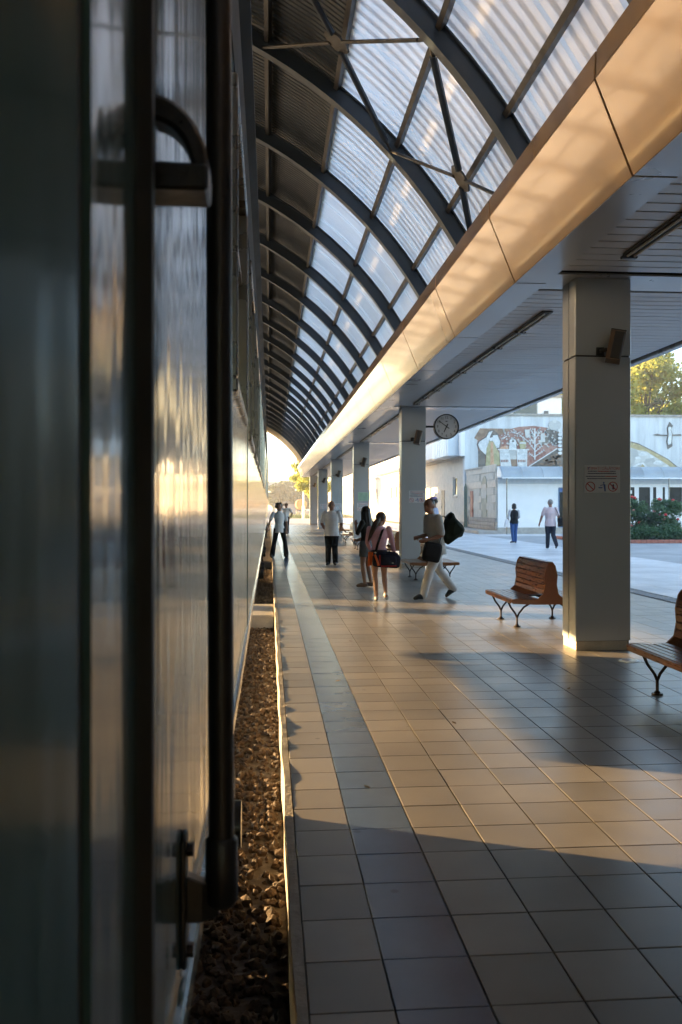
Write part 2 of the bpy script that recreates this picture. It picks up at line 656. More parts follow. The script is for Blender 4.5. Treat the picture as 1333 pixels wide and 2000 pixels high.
def tile_mesh(w, l, key):
    if key not in tile_me:
        g = 0.0024
        tile_me[key] = MB().box(g, w - g, g, l - g, -0.012, 0.0).mesh('tile', bevel=0.0022)
    return tile_me[key]


# (x start, width, material) for each column of the platform floor
cols = [(0.123, TX0 - 0.123, m_tile, 'edge')]
k = 0
while TX0 + (k + 1) * TP < 6.66:
    cols.append((TX0 + k * TP, TP, m_blue if k == 0 else m_tile, 'blue' if k == 0 else 'beige'))
    k += 1
tiles = []
for ci, (x0, w, mt, key) in enumerate(cols):
    for r in range(-2, 242):
        y0 = TY0 + r * TP
        xc, yc = x0 + w / 2, y0 + TP / 2
        d = xc * ST + yc * CT
        if d < 0.9:
            continue
        px = 527 + 1700 * xc / (CT * d)
        py = 988 + 1700 * HC / d
        vis = -60 < px < 1400 and py < 2080
        tiles.append((-(1.0 / d ** 3) if vis else 1.0 / (1 + d), x0, y0, w, mt, key))
tiles.sort(key=lambda t: t[0])
rest = {}
for i, (_, x0, y0, w, mt, key) in enumerate(tiles):
    dz = random.uniform(-0.0007, 0.0007)
    if i < 290:
        me = tile_mesh(w, TP, key)
        put('tile', me, mt, platform, loc=(x0, y0, TILE_H + dz))
    else:
        mb = rest.setdefault(mt.name, MB())
        g = 0.0024
        mb.box(x0 + g, x0 + w - g, y0 + g, y0 + TP - g, -0.008, TILE_H + dz)
for nm, mb in rest.items():
    o = mb.build('tile_field', MATS[nm], platform)
    o['kind'] = 'stuff'

# drain channel and plaza
dr = tag(box('drain_channel', m_grout, 6.66, 6.98, -30, 90, -0.06, -0.012), kind='structure')
bar = MB()
for i in range(420):
    y = 4 + i * 0.2
    bar.box(6.68, 6.96, y, y + 0.13, -0.012, 0.001)
o = bar.build('grate', M('drain_grate', (0.20, 0.21, 0.22), 0.5, metal=0.4), dr)
o['kind'] = 'stuff'
plaza = tag(box('plaza', m_grout, 6.98, 120, -30, 300, -0.3, -0.006), kind='structure')
SL = 0.62
sl_me = MB().box(0.004, SL - 0.004, 0.004, SL - 0.004, -0.02, 0).mesh('slab', bevel=0.003)
slabs = []
for i in range(7):
    for j in range(-8, 180):
        x0, y0 = 6.99 + i * SL, j * SL
        d = (x0 + .3) * ST + y0 * CT
        if d < 3:
            continue
        px = 527 + 1700 * (x0 + .3) / (CT * d)
        slabs.append((0 if 700 < px < 1360 else 1, d, x0, y0))
slabs.sort()
mb = MB()
for i, (_, d, x0, y0) in enumerate(slabs):
    z = 0.004 + random.uniform(-0.0008, 0.0008)
    if i < 290:
        put('slab', sl_me, m_slab, plaza, loc=(x0, y0, z))
    else:
        mb.box(x0 + .004, x0 + SL - .004, y0 + .004, y0 + SL - .004, -0.01, z)
mb.build('slab_field', m_slab, plaza)['kind'] = 'stuff'
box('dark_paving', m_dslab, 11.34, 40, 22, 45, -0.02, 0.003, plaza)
box('far_paving', m_slab, 11.34, 40, 45.02, 66, -0.02, 0.003, plaza)
box('near_paving', m_slab, 11.34, 40, -20, 21.98, -0.02, 0.003, plaza)
box('apron', m_concrete, -0.2, 14.7, 78.02, 112, -0.28, -0.02)
tag(bpy.data.objects['apron'], kind='structure')

# ballast stones between train and platform
ico = bmesh.new()
bmesh.ops.create_icosphere(ico, subdivisions=1, radius=1.0)
iv = np.array([v.co[:] for v in ico.verts])
ifc = np.array([[v.index for v in f.verts] for f in ico.faces])
ico.free()


def stones(name, n, fx, fy, r0, r1, z, mat):
    V, F = [], []
    P = np.stack([rng.uniform(*fx, n), fy[0] + (fy[1] - fy[0]) * rng.uniform(0, 1, n) ** 1.6, z + rng.uniform(-.012, .02, n)], 1)
    for i in range(n):
        s = rng.uniform(r0, r1) * rng.uniform(0.6, 1.25, 3)
        q = iv * (1 + 0.22 * rng.standard_normal((len(iv), 1))) * s
        a = rng.uniform(0, 6.28)
        b = rng.uniform(-.6, .6)
        Rz = np.array([[math.cos(a), -math.sin(a), 0], [math.sin(a), math.cos(a), 0], [0, 0, 1]])
        Rx = np.array([[1, 0, 0], [0, math.cos(b), -math.sin(b)], [0, math.sin(b), math.cos(b)]])
        V.append(q @ (Rz @ Rx).T + P[i])
        F.append(ifc + i * len(iv))
    me = bpy.data.meshes.new(name)
    me.from_pydata(np.concatenate(V).tolist(), [], np.concatenate(F).tolist())
    return tag(put(name, me, mat), 'brown crushed stone ballast between the train and the platform edge', 'gravel', kind='stuff')


stones('gravel', 13000, (-0.9, 0.07), (1.0, 26), 0.009, 0.030, -0.264, m_stone)

# crossing slab that bridges the ballast by the platform edge
t = thing('crossing_slab', 'pale concrete slab bridging the gravel between train and platform edge', 'slab', (-0.4, 13.8, -0.27))
MB().box(-3.0, 0.07, 13.2, 14.75, -0.262, -0.055).build('slab_block', m_concrete, t, bevel=0.02)

# track rails and sleepers
for xr, lb in ((-0.90, 'rusty rail nearest the platform, under the green train'), (-2.42, 'rusty rail farther from the platform, under the green train')):
    MBr = MB().prism_y([(xr - .065, -.262), (xr + .065, -.262), (xr + .065, -.25), (xr + .012, -.235), (xr + .012, -.20), (xr + .035, -.19),
                        (xr + .035, -.155), (xr - .035, -.155), (xr - .035, -.19), (xr - .012, -.20), (xr - .012, -.235), (xr - .065, -.25)], -30, 300)
    tag(MBr.build('rail', m_rail), lb, 'rail', 'rails of the track beside the platform')

# far platform on the other side of the tracks
o = tag(box('opposite_platform', M('opposite_paving', (0.20, 0.19, 0.18), .8), -17, -7.5, -30, 78, -0.3, 0.0), kind='structure')

# ================================================================== ARCHED ROOF
XC, ZC, RB, PITCH = -3.70, 1.61, 7.45, 3.17
YR0 = 9.56 - 6 * PITCH
NB = 27                        # bays


def arc_pt(a, r):
    return XC + r * math.sin(R(a)), ZC + r * math.cos(R(a))


vault = thing('arched_roof', 'barrel-vaulted roof of dark steel ribs with translucent corrugated sheets over the track', 'roof', (XC, 33, 4.9))


def arc_solid(a0, a1, nseg, r0, r1, y0, y1, mb=None):
    mb = mb or MB()
    rg = []
    for i in range(nseg + 1):
        a = a0 + (a1 - a0) * i / nseg
        p, q = arc_pt(a, r0), arc_pt(a, r1)
        rg.append([(p[0], y0, p[1]), (p[0], y1, p[1]), (q[0], y1, q[1]), (q[0], y0, q[1])])
    return mb.loft(rg)


rib = MB()
arc_solid(-64.5, 64.5, 44, RB + 0.05, RB + 0.068, -0.08, 0.08, rib)
arc_solid(-64.5, 64.5, 44, RB + 0.068, RB + 0.27, -0.035, 0.035, rib)
arc_solid(-64.5, 64.5, 44, RB + 0.27, RB + 0.288, -0.085, 0.085, rib)
rib_me = rib.mesh('rib', smooth=True)
for kk in range(NB + 1):
    put('rib', rib_me, m_rib, vault, loc=(0, YR0 + kk * PITCH, 0))
m_purlin = M('purlin_paint', (0.055, 0.052, 0.05), 0.5, var=0.1)
for a in (-55.5, -46.5, -37.5, 1.5, 10.5, 19.5, 28.5, 37.5, 46.5, 55.5):
    mb = MB()
    arc_solid(a - 0.26, a + 0.26, 1, RB + 0.20, RB + 0.315, 0.047, PITCH - 0.047, mb)
    me = mb.mesh('purlin')
    for kk in range(NB):
        put('purlin', me, m_purlin, vault, loc=(0, YR0 + kk * PITCH, 0))


def corrugated(a0, a1, nseg, waves, amp, r, closed=False):
    """sheet whose ridges run along the arc"""
    V, F = [], []
    prof = []
    for w in range(waves):
        for t_, h in ((0, 0), (0.30, 0), (0.42, 1), (0.58, 1), (0.70, 0)):
            prof.append(((w + t_) / waves * PITCH, h * amp))
    prof.append((PITCH, 0))
    for i in range(nseg + 1):
        a = a0 + (a1 - a0) * i / nseg
        for y, h in prof:
            p = arc_pt(a, r + h)
            V.append((p[0], y, p[1]))
    n = len(prof)
    for i in range(nseg):
        for j in range(n - 1):
            F.append((i * n + j, i * n + j + 1, (i + 1) * n + j + 1, (i + 1) * n + j))
            if closed and j % 5 == 1 and (j // 5) % 5 != 2:      # second skin added under most ridges, to darken them into stripes
                F.append((i * n + j, i * n + j + 3, (i + 1) * n + j + 3, (i + 1) * n + j))
    me = bpy.data.meshes.new('sheet')
    me.from_pydata(V, [], F)
    return me


RS = RB + 0.325
for a0 in (-64.5, -55.5, -46.5, 37.5, 46.5, 55.5):
    me = corrugated(a0 + (0.02 if a0 > 0 else 0), a0 + 9, 3, 15, 0.055, RS, True)
    for kk in range(NB):
        put('translucent_sheet', me, m_poly, vault, loc=(0, YR0 + kk * PITCH, random.uniform(0, 0.004)))
me = corrugated(-37.4, 38.1, 16, 30, 0.02, RS + 0.045)
for kk in range(NB):
    put('metal_sheet', me, m_dark_sheet, vault, loc=(0, YR0 + kk * PITCH, 0))
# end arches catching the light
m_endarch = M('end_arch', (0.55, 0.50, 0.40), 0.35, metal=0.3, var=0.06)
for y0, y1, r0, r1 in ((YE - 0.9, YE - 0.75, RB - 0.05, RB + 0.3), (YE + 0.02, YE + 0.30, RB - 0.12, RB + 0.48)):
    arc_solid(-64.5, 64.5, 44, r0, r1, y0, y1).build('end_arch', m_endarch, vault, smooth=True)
# cross bracing in one bay
y1, y2 = 9.56, 9.56 + PITCH
for an in (-55.5, -37.5, 37.5, 55.5):
    cx_, cz_ = arc_pt(an, RB + 0.04)
    c = Vector((cx_, (y1 + y2) / 2, cz_))
    for (da, yy, rad, fl) in ((-9, y1, .045, 1), (9, y2, .045, 1), (-9, y2, .04, .6), (9, y1, .04, .6)):
        p = arc_pt(an + da, RB + 0.10)
        e = Vector((p[0], yy + (0.05 if yy == y1 else -0.05), p[1]))
        u = (e - c).normalized()
        MB().tube([c + u * 0.14, e - u * 0.20], rad, 8, fl).build('brace', m_rib if fl == 1 else m_purlin, vault, smooth=True)
        MB().tube([e - u * 0.24, e], 0.022, 6).build('brace_lug', m_purlin, vault)
    nrm = Vector((math.sin(R(an)), 0, math.cos(R(an))))
    tq = Matrix((Vector((math.cos(R(an)), 0, -math.sin(R(an)))), Vector((0, 1, 0)), nrm)).transposed()
    pl = []
    for s in (-0.012, 0.012):
        pl.append([c + tq @ Vector((0.20 * math.cos(t_), 0.17 * math.sin(t_), s)) for t_ in np.linspace(0, 2 * math.pi, 8, endpoint=False)])
    MB().loft(pl).build('gusset_plate', m_purlin, vault)

# ================================================================== CANOPY OVER THE PLATFORM
canopy = thing('platform_canopy', 'flat canopy with cream fascia panels and slatted grey ceiling above the pillars', 'canopy', (4.5, 33, 4.1))
J0 = 9.56
prof_f = [(2.74, 4.10), (2.445, 4.82), (2.475, 4.832), (2.77, 4.115)]


def panel_strip(poly, name, mat, k0, k1, gap=0.03):
    me = MB().prism_y(poly, gap / 2, PITCH - gap / 2).mesh(name, bevel=0.003)
    for kk in range(k0, k1):
        put(name, me, mat, canopy, loc=(0, J0 + kk * PITCH, 0))


panel_strip(prof_f, 'fascia_panel', m_fascia, -6, 21)
panel_strip([(2.445, 4.823), (2.455, 5.04), (2.49, 5.04), (2.475, 4.835)], 'upper_fascia_panel', m_fascia, -6, 21)
panel_strip([(2.742, 4.097), (3.10, 4.10), (3.10, 4.125), (2.772, 4.113)], 'soffit_panel', m_soffit, -6, 21)
box('fascia_backing', m_groove, 2.80, 2.86, YR0, YE - 0.05, 4.14, 4.80, canopy)
MB().prism_y([(2.49, 4.86), (2.50, 5.03), (2.53, 5.03), (2.80, 4.20), (2.79, 4.16)], YR0, YE - 0.04).build('fascia_backing', m_groove, canopy)
box('roof_deck', M('roof_felt', (0.18, 0.18, 0.18), 0.9), 2.53, 6.42, YR0, YE, 4.90, 5.02, canopy)
box('ceiling_void', m_groove, 3.11, 6.30, YR0, YE - 0.02, 4.19, 4.24, canopy)
SP = PITCH / 15
sl = MB().box(3.112, 6.27, 0.011, SP - 0.011, 4.128, 4.15).mesh('ceiling_slat', bevel=0.003)
mb = MB()
cnt = 0
for i in range(int((YE - 3.3) / SP)):
    y = 3.22 + i * SP
    if any(abs(y + SP / 2 - (9.56 + 4 * PITCH * q)) < 0.33 for q in range(6)):
        continue
    if cnt < 290:
        put('ceiling_slat', sl, m_slat, canopy, loc=(0, y, random.uniform(-.001, .001)))
        cnt += 1
    else:
        mb.box(3.112, 6.27, y + .011, y + SP - .011, 4.128, 4.15)
for i in range(60):
    y = 3.22 - (i + 1) * SP
    mb.box(3.112, 6.27, y + .011, y + SP - .011, 4.128, 4.15)
mb.build('ceiling_slats', m_slat, canopy)['kind'] = 'stuff'
for q in range(6):
    y = 9.56 + 4 * PITCH * q
    box('cross_panel', m_soffit, 3.104, 6.28, y - 0.32, y + 0.32, 4.118, 4.14, canopy)
# outer edge of the canopy: dark gap then a pale rim
box('outer_gap', m_groove, 6.28, 6.33, YR0, YE - 0.03, 4.135, 4.20, canopy)
box('outer_rim', m_soffit, 6.33, 6.46, YR0, YE, 4.085, 4.895, canopy, bevel=0.01)
MB().prism_y([(2.75, 4.105), (2.46, 4.82), (2.47, 5.035), (6.45, 5.01), (6.45, 4.09), (3.1, 4.10)], YE + 0.01, YE + 0.04).build('end_panel', m_fascia, canopy)

# mirrored fascia and canopy on the opposite platform
oc = thing('opposite_canopy', 'canopy over the opposite platform with a pale fascia, mostly hidden by the train', 'canopy', (-12, 33, 4.1))
mir = lambda pts: [(2 * XC - x, z) for x, z in pts][::-1]
MB().prism_y(mir(prof_f), YR0, YE).build('fascia_panel', m_fascia, oc)
MB().prism_y(mir([(2.445, 4.823), (2.455, 5.04), (2.49, 5.04), (2.475, 4.835)]), YR0, YE).build('upper_fascia_panel', m_fascia, oc)
box('ceiling', m_slat, 2 * XC - 6.4, 2 * XC - 2.79, YR0, YE, 4.12, 4.2, oc)
box('roof_deck', m_groove, 2 * XC - 6.4, 2 * XC - 2.53, YR0, YE, 4.88, 5.0, oc)

# ================================================================== PILLARS, THEIR SIGNS AND SPEAKERS
PX0, PX1, PD = 3.36, 3.985, 0.215
PY = [9.56 + 4 * PITCH * q for q in range(6)]
ORD = ['nearest', 'second nearest', 'third nearest', 'fourth nearest', 'fifth nearest', 'farthest']


def pillar(y, label, x0=PX0, x1=PX1, detail=True, group='square pillars along the platform'):
    p = thing('pillar', label, 'pillar', ((x0 + x1) / 2, y, 0), group)
    y0, y1 = y - PD, y + PD
    g = 0.015
    box('core', m_groove, x0 + g, x1 - g, y0 + g, y1 - g, 0.0, 4.11, p)
    box('plinth', m_concrete, x0 + 0.008, x1 - 0.03, y0 + 0.008, y1 - 0.008, 0.005, 0.105, p)
    for z0, z1 in ((0.11, 3.245), (3.262, 4.115)):
        box('front_panel', m_pillar, x0, x1, y0, y0 + g - .001, z0, z1, p, bevel=0.004)
        box('rear_panel', m_pillar, x0, x1, y1 - g + .001, y1, z0, z1, p, bevel=0.004)
        box('side_panel', m_pillar, x1 - g + .001, x1, y0 + g, y1 - g, z0, z1, p, bevel=0.003)
        ym = y + 0.0
        box('side_panel', m_pillar, x0 - 0.004, x0 + g - .001, y0 + g, ym - 0.012, z0, z1, p, bevel=0.003)
        box('side_panel', m_pillar, x0 - 0.004, x0 + g - .001, ym + 0.012, y1 - g, z0, z1, p, bevel=0.003)
    return p


def speaker(y, label):
    s = thing('loudspeaker', label, 'loudspeaker', (3.66, y - PD, 3.3), 'column loudspeakers on the pillars')
    yb = y - PD
    Mx = Matrix.Rotation(R(16), 4, 'Y') @ Matrix.Rotation(R(-10), 4, 'X') @ Matrix.Rotation(R(-20), 4, 'Z')
    c = Vector((3.76, yb - 0.13, 3.335))

    def part(nm, mt, *b):
        mb = MB().box(*b)
        mb.v = [tuple(c + (Mx @ Vector(v))) for v in mb.v]
        return mb.build(nm, mt, s, bevel=0.006)
    part('case', m_speaker, -0.08, 0.08, -0.055, 0.065, -0.175, 0.175)
    part('grille', m_grille, -0.035, 0.07, -0.066, -0.05, -0.16, 0.16)
    part('end_cap', m_lamp, -0.084, 0.084, -0.06, 0.07, 0.175, 0.187)
    MB().tube([(3.63, yb + .002, 3.30), (3.63, yb - 0.07, 3.30), (3.71, yb - 0.11, 3.32)], 0.02, 8).build('bracket', m_black, s)
    box('wall_plate', m_black, 3.59, 3.67, yb - 0.03, yb - 0.002, 3.255, 3.345, s)


def text_mesh(body, size, loc, rot=(R(90), 0, 0), align='CENTER'):
    cu = bpy.data.curves.new('txt', 'FONT')
    cu.body = body
    cu.size = size
    cu.align_x = align
    cu.align_y = 'CENTER'
    cu.extrude = 0.0005
    ob = bpy.data.objects.new('txt', cu)
    COL.objects.link(ob)
    dg = bpy.context.evaluated_depsgraph_get()
    me = bpy.data.meshes.new_from_object(ob.evaluated_get(dg))
    bpy.data.objects.remove(ob)
    me.transform(Matrix.Translation(loc) @ Matrix.Rotation(rot[2], 4, 'Z') @ Matrix.Rotation(rot[0], 4, 'X'))
    me.materials.clear()
    return me


def notice(y, xa, xb, za, zb, label, detail=True):
    yf = y - PD
    s = thing('notice', label, 'sign', ((xa + xb) / 2, yf, za), 'no-smoking notices on the pillars')
    box('plate', m_sign, xa, xb, yf - 0.006, yf - 0.001, za, zb, s)
    W, Hh = xb - xa, zb - za
    U = lambda u: xa + u * W
    V_ = lambda v: zb - v * Hh
    yt = yf - 0.0075
    put('heading', text_mesh('STIMAȚI CĂLĂTORI!', 0.042 * W / 0.41, (U(.54), yt, V_(.125))), m_red, s)

    def line(v, segs):
        for u0, u1, mt in segs:
            mb = MB()
            u = u0
            while u < u1 - 0.01:
                w = random.uniform(0.02, 0.055)
                mb.box(U(u), U(min(u + w, u1)), yt - .0005, yt + .0005, V_(v + 0.016), V_(v - 0.016))
                u += w + 0.008
            mb.build('text_line', mt, s)
    line(.225, [(.1, .36, m_ink), (.37, .70, m_red), (.72, .88, m_ink)])
    line(.305, [(.09, .88, m_ink)])
    line(.41, [(.04, .57, m_ink), (.58, .92, m_red)])
    line(.49, [(.08, .88, m_ink)])
    emb = MB()
    emb.tube([(U(.10), yt, V_(.14)), (U(.12), yt, V_(.09)), (U(.15), yt, V_(.085))], 0.004, 5)
    emb.tube([(U(.105), yt, V_(.15)), (U(.13), yt, V_(.15))], 0.003, 5)
    emb.build('emblem', m_signblue, s)
    for uc in (.165, .795):
        mb = MB()
        cx_, cz_, r_ = U(uc), V_(.78), 0.18 * Hh
        ring = []
        for q in range(28):
            a = 2 * math.pi * q / 28
            ring.append((a,))
        rg = [[(cx_ + r_ * f * math.cos(a[0]), yt + e, cz_ + r_ * f * math.sin(a[0])) for f, e in ((1, -.0006), (1, .0006), (.84, .0006), (.84, -.0006))] for a in ring]
        n = len(rg)
        vv = [p for q in rg for p in q]
        ff = [(4 * i + j, 4 * i + (j + 1) % 4, 4 * ((i + 1) % n) + (j + 1) % 4, 4 * ((i + 1) % n) + j) for i in range(n) for j in range(4)]
        mb.add(vv, ff)
        a = r_ * 0.64
        w = r_ * 0.07
        mb.add([(cx_ - a - w, yt - .0012, cz_ + a - w), (cx_ - a + w, yt - .0012, cz_ + a + w), (cx_ + a + w, yt - .0012, cz_ - a + w), (cx_ + a - w, yt - .0012, cz_ - a - w)], [(0, 1, 2, 3)])
        mb.build('prohibition_ring', m_red, s)
    # bottle behind the right ring, cigarette behind the left one, figure with a bin between
    cx_, cz_ = U(.80), V_(.78)
    MB().prism_y([(cx_ - .008, cz_ - .03), (cx_ + .012, cz_ - .03), (cx_ + .012, cz_ + .012), (cx_ + .006, cz_ + .03), (cx_ - .001, cz_ + .03), (cx_ - .008, cz_ + .012)], yt - .0003, yt + .0006).build('pictogram', m_ink, s)
    cx_ = U(.165)
    MB().prism_y([(cx_ - .03, cz_ - .006), (cx_ + .03, cz_ - .006), (cx_ + .03, cz_ + .002), (cx_ - .03, cz_ + .002)], yt - .0003, yt + .0006).build('pictogram', m_sign, s)
    cx_ = U(.51)
    k_ = Hh / 0.305
    fig = MB()
    fig.disc((cx_ + .012 * k_, yt - .0006, cz_ + .042 * k_), (0, 1, 0), .010 * k_, .010 * k_, .001, 14)
    fig.prism_y([(cx_ + .006 * k_, cz_ + .028 * k_), (cx_ + .030 * k_, cz_ + .026 * k_), (cx_ + .036 * k_, cz_ - .052 * k_), (cx_ + .02 * k_, cz_ - .052 * k_), (cx_ + .012 * k_, cz_)], yt - .0006, yt + .0004)
    fig.prism_y([(cx_ - .03 * k_, cz_ + .014 * k_), (cx_ + .01 * k_, cz_ + .026 * k_), (cx_ + .01 * k_, cz_ + .018 * k_), (cx_ - .03 * k_, cz_ + .008 * k_)], yt - .0006, yt + .0004)
    fig.prism_y([(cx_ - .05 * k_, cz_ - .006 * k_), (cx_, cz_ - .006 * k_), (cx_ - .006 * k_, cz_ - .018 * k_), (cx_ - .044 * k_, cz_ - .018 * k_)], yt - .0006, yt + .0004)
    fig.build('pictogram', m_signblue, s)


PLAB = ['nearest grey square pillar, with the big notice, right of the wooden bench',
        'second grey pillar, the one carrying the round clock',
        'third grey pillar, with a green notice above a white one',
        'fourth grey pillar along the platform, behind the standing man in white',
        'fifth grey pillar from the front, last but one before the bright gap',
        'farthest and smallest grey pillar at the end of the platform']
for i, y in enumerate(PY):
    pillar(y, PLAB[i])
    speaker(y, 'brown column loudspeaker on the %s pillar' % ORD[i])
notice(PY[0], 3.457, 3.863, 1.745, 2.05, 'white notice with two red prohibition rings on the nearest pillar')
notice(PY[1], 3.55, 3.98 - .02, 1.68, 1.99, 'white no-smoking notice on the clock pillar, behind the walking man')
notice(PY[2], 3.50, 3.93, 1.40, 1.72, 'white notice under the green one on the third pillar')
notice(PY[3], 3.46, 3.94, 1.40, 1.74, 'white notice on the fourth pillar')
notice(PY[4], 3.46, 3.94, 1.40, 1.74, 'small white notice on the fifth pillar')
gs = tag(box('green_notice', m_signgreen, 3.53, 3.95, PY[2] - PD - .007, PY[2] - PD - .001, 1.80, 2.14), 'pale green notice on the third pillar above a white one', 'sign')
mb = MB()
for i in range(7):
    z = 2.10 - i * 0.042
    mb.box(3.56 + .02 * (i % 3), 3.92 - .03 * (i % 2), PY[2] - PD - .0085, PY[2] - PD - .0075, z - .011, z)
mb.build('text_line', M('sign_text_green', (0.12, 0.28, 0.20), 0.6), gs)
for i in range(7):
    y = 9.56 + (3 - 4 + 4 * i - 4) * PITCH
    pillar(y, 'grey pillar of the opposite platform, hidden behind the train', 2 * XC - PX1, 2 * XC - PX0, group='pillars of the opposite platform')

# clock on an arm from the second pillar
CXk, CZk, CYk, CR = 4.54, 3.64, PY[1] - 0.06, 0.325
ck = thing('clock', 'round white station clock with black rim hanging beside the second pillar', 'clock', (CXk, CYk, CZk))
cb = MB()
n = 40
prof = [(CR, -.085), (CR, .085), (CR - .028, .09), (CR - .028, -.09)]
rg = []
for q in range(n):
    a = 2 * math.pi * q / n
    rg.append([(CXk + r_ * math.cos(a), CYk + e, CZk + r_ * math.sin(a)) for r_, e in prof])
vv = [p for q in rg for p in q]
ff = [(4 * i + j, 4 * i + (j + 1) % 4, 4 * ((i + 1) % n) + (j + 1) % 4, 4 * ((i + 1) % n) + j) for i in range(n) for j in range(4)]
cb.add(vv, ff)
cb.build('rim', m_black, ck, smooth=True)
MB().disc((CXk, CYk - .07, CZk), (0, 1, 0), CR - .02, CR - .02, .14, 40).build('face', M('clock_face', (0.62, 0.62, 0.62), 0.35, var=0.03), ck)
yk = CYk - 0.074
for h in range(1, 13):
    a = R(90 - 30 * h)
    put('numeral', text_mesh(str(h), 0.095, (CXk + .235 * math.cos(a), yk, CZk + .235 * math.sin(a))), m_black, ck)


def hand(ang, l, tail, w0, w1, yy):
    a = R(90 - ang)
    u = Vector((math.cos(a), 0, math.sin(a)))
    s = Vector((-math.sin(a), 0, math.cos(a)))
    c = Vector((CXk, yy, CZk))
    pts = [c - u * tail + s * w0, c - u * tail - s * w0, c + u * l - s * w1, c + u * l + s * w1]
    mb = MB()
    mb.loft([[p + Vector((0, -.003, 0)) for p in pts], [p + Vector((0, .001, 0)) for p in pts]])
    mb.build('hand', m_black, ck)


hand(306, 0.255, 0.085, 0.012, 0.008, yk - .006)
hand(205.5, 0.16, 0.075, 0.017, 0.012, yk - .002)
box('maker_mark', m_black, CXk - .025, CXk + .025, yk - .001, yk + .001, CZk + .125, CZk + .148, ck)
MB().tube([(PX1, CYk, CZk), (CXk - CR, CYk, CZk)], 0.028, 10).build('arm', m_black, ck)
box('wall_plate', m_black, PX1, PX1 + .015, CYk - .08, CYk + .08, CZk - .08, CZk + .08, ck)

# fluorescent fittings in the ceiling
UL = PITCH / 2.5
lab_i = 0
tube_me = MB().tube([(0, 0.05, 0), (0, UL - 0.07, 0)], 0.013, 8).mesh('tube', smooth=True)
hous_me = MB().box(-.075, .075, 0.01, UL - 0.03, 4.104, 4.126).mesh('housing', bevel=0.006)
cap_me = MB().box(-.08, .08, UL - 0.045, UL + 0.015, 4.076, 4.104).mesh('end_cap', bevel=0.006)
i = 0
y = 3.4
seq = {}
NTH = ['', 'first', 'second', 'third', 'fourth', 'fifth', 'sixth', 'seventh', 'eighth', 'ninth', 'tenth', 'eleventh']
while y < 73.5:
    if all(abs(y + UL / 2 - p) > 0.32 + UL / 2 for p in PY):
        i += 1
        if y > 60:
            seq[9] = seq.get(9, 0) + 1
            lb = NTH[seq[9]] + ' unlit twin-tube ceiling fitting beyond the fifth pillar'
        else:
            nxt = sum(1 for p in PY if p < y)
            where = ['before the nearest pillar', 'between the first and second pillars', 'between the second and third pillars', 'between the third and fourth pillars', 'between the fourth and fifth pillars', 'past the fifth pillar', ''][nxt]
            seq[nxt] = seq.get(nxt, 0) + 1
            lb = NTH[seq[nxt]] + ' unlit twin-tube ceiling fitting ' + where
        L = thing('ceiling_light', lb, 'ceiling light', (3.59, y, 0), 'unlit fluorescent fittings in the ceiling')
        put('housing', hous_me, m_lamp, L, local=True)
        put('tube', tube_me, m_tube, L, local=True, loc=(-.036, 0, 4.089))
        put('tube', tube_me, m_tube, L, local=True, loc=(.036, 0, 4.089))
        put('end_cap', cap_me, m_lamp, L, local=True)
    y += UL

fl = thing('floor_light', 'small round floor light set into the tiles by the nearest pillar', 'floor light', (3.69, 8.68, 0))
MB().disc((3.69, 8.68, 0.003), (0, 0, 1), .11, .105, .008, 24).build('rim', m_white, fl)
MB().disc((3.69, 8.68, 0.0115), (0, 0, 1), .075, .075, .002, 24).build('lens', M('frosted_lens', (0.6, 0.62, 0.62), 0.2), fl)

# ================================================================== TRAIN
XW = -0.12                      # plane of the carriage side
XM = -1.66                      # middle of the track
m_roofm = M('train_roof', (0.035, 0.04, 0.042), 0.5, var=0.25, scale=3)
m_under = M('underframe', (0.02, 0.018, 0.016), 0.7, var=0.4, scale=8, bump=0.4)
m_wheel = M('wheel_steel', (0.06, 0.045, 0.035), 0.55, metal=0.5, var=0.3)
m_frame = M('window_frame', (0.22, 0.22, 0.21), 0.3, metal=0.7, var=0.1)
m_rubber = M('rubber', (0.008, 0.008, 0.008), 0.6)


def wall_with_windows(y0, y1, wins, zb, zt, zs, zh, x0, x1):
    """side wall between x0 and x1 with rectangular openings"""
    mb = MB()
    mb.box(x0, x1, y0, y1, zb, zs)
    mb.box(x0, x1, y0, y1, zh, zt)
    c = y0
    for a, b in wins:
        mb.box(x0, x1, c, a, zs, zh)
        c = b
    mb.box(x0, x1, c, y1, zs, zh)
    return mb


def bogie(car, yc, solid=1.97):
    b = MB()
    for s in (-1, 1):
        xb = XM + s * 1.12
        b.box(xb - .07, xb + .07, yc - solid, yc + solid, 0.26, 0.46)
        for t_ in (-1, 1):
            b.box(xb - .11, xb + .11, yc + t_ * 1.2 - .2, yc + t_ * 1.2 + .2, 0.15, 0.48)
            b.tube([(xb, yc + t_ * .62, .44), (xb, yc + t_ * .62, .86)], .13, 12)
    b.box(XM - 1.25, XM + 1.25, yc - .35, yc + .35, 0.05, 0.80)
    b.box(XM - 1.0, XM + 1.0, yc - solid, yc + solid, 0.04, 0.62)
    bo = b.build('bogie', m_under, car)
    for t_ in (-1, 1):
        for s in (-1, 1):
            xw = XM + s * 0.76
            w = MB().disc((xw - s * .02, yc + t_ * 1.2, .32), (s, 0, 0), .475, .475, .10, 28)
            w.disc((xw - s * .06, yc + t_ * 1.2, .32), (s, 0, 0), .50, .495, .04, 28)
            w.build('wheel', m_wheel, bo)
        MB().tube([(XM - 1.5, yc + t_ * 1.2, .32), (XM + 1.5, yc + t_ * 1.2, .32)], .07, 10).build('axle', m_wheel, bo)
        for s in (-1, 1):
            xe = XM + s * 1.50
            MB().disc((xe - s * .3, yc + t_ * 1.2, .13), (s, 0, 0), .12, .105, .33, 16).build('axle_box', m_black, bo, smooth=True)


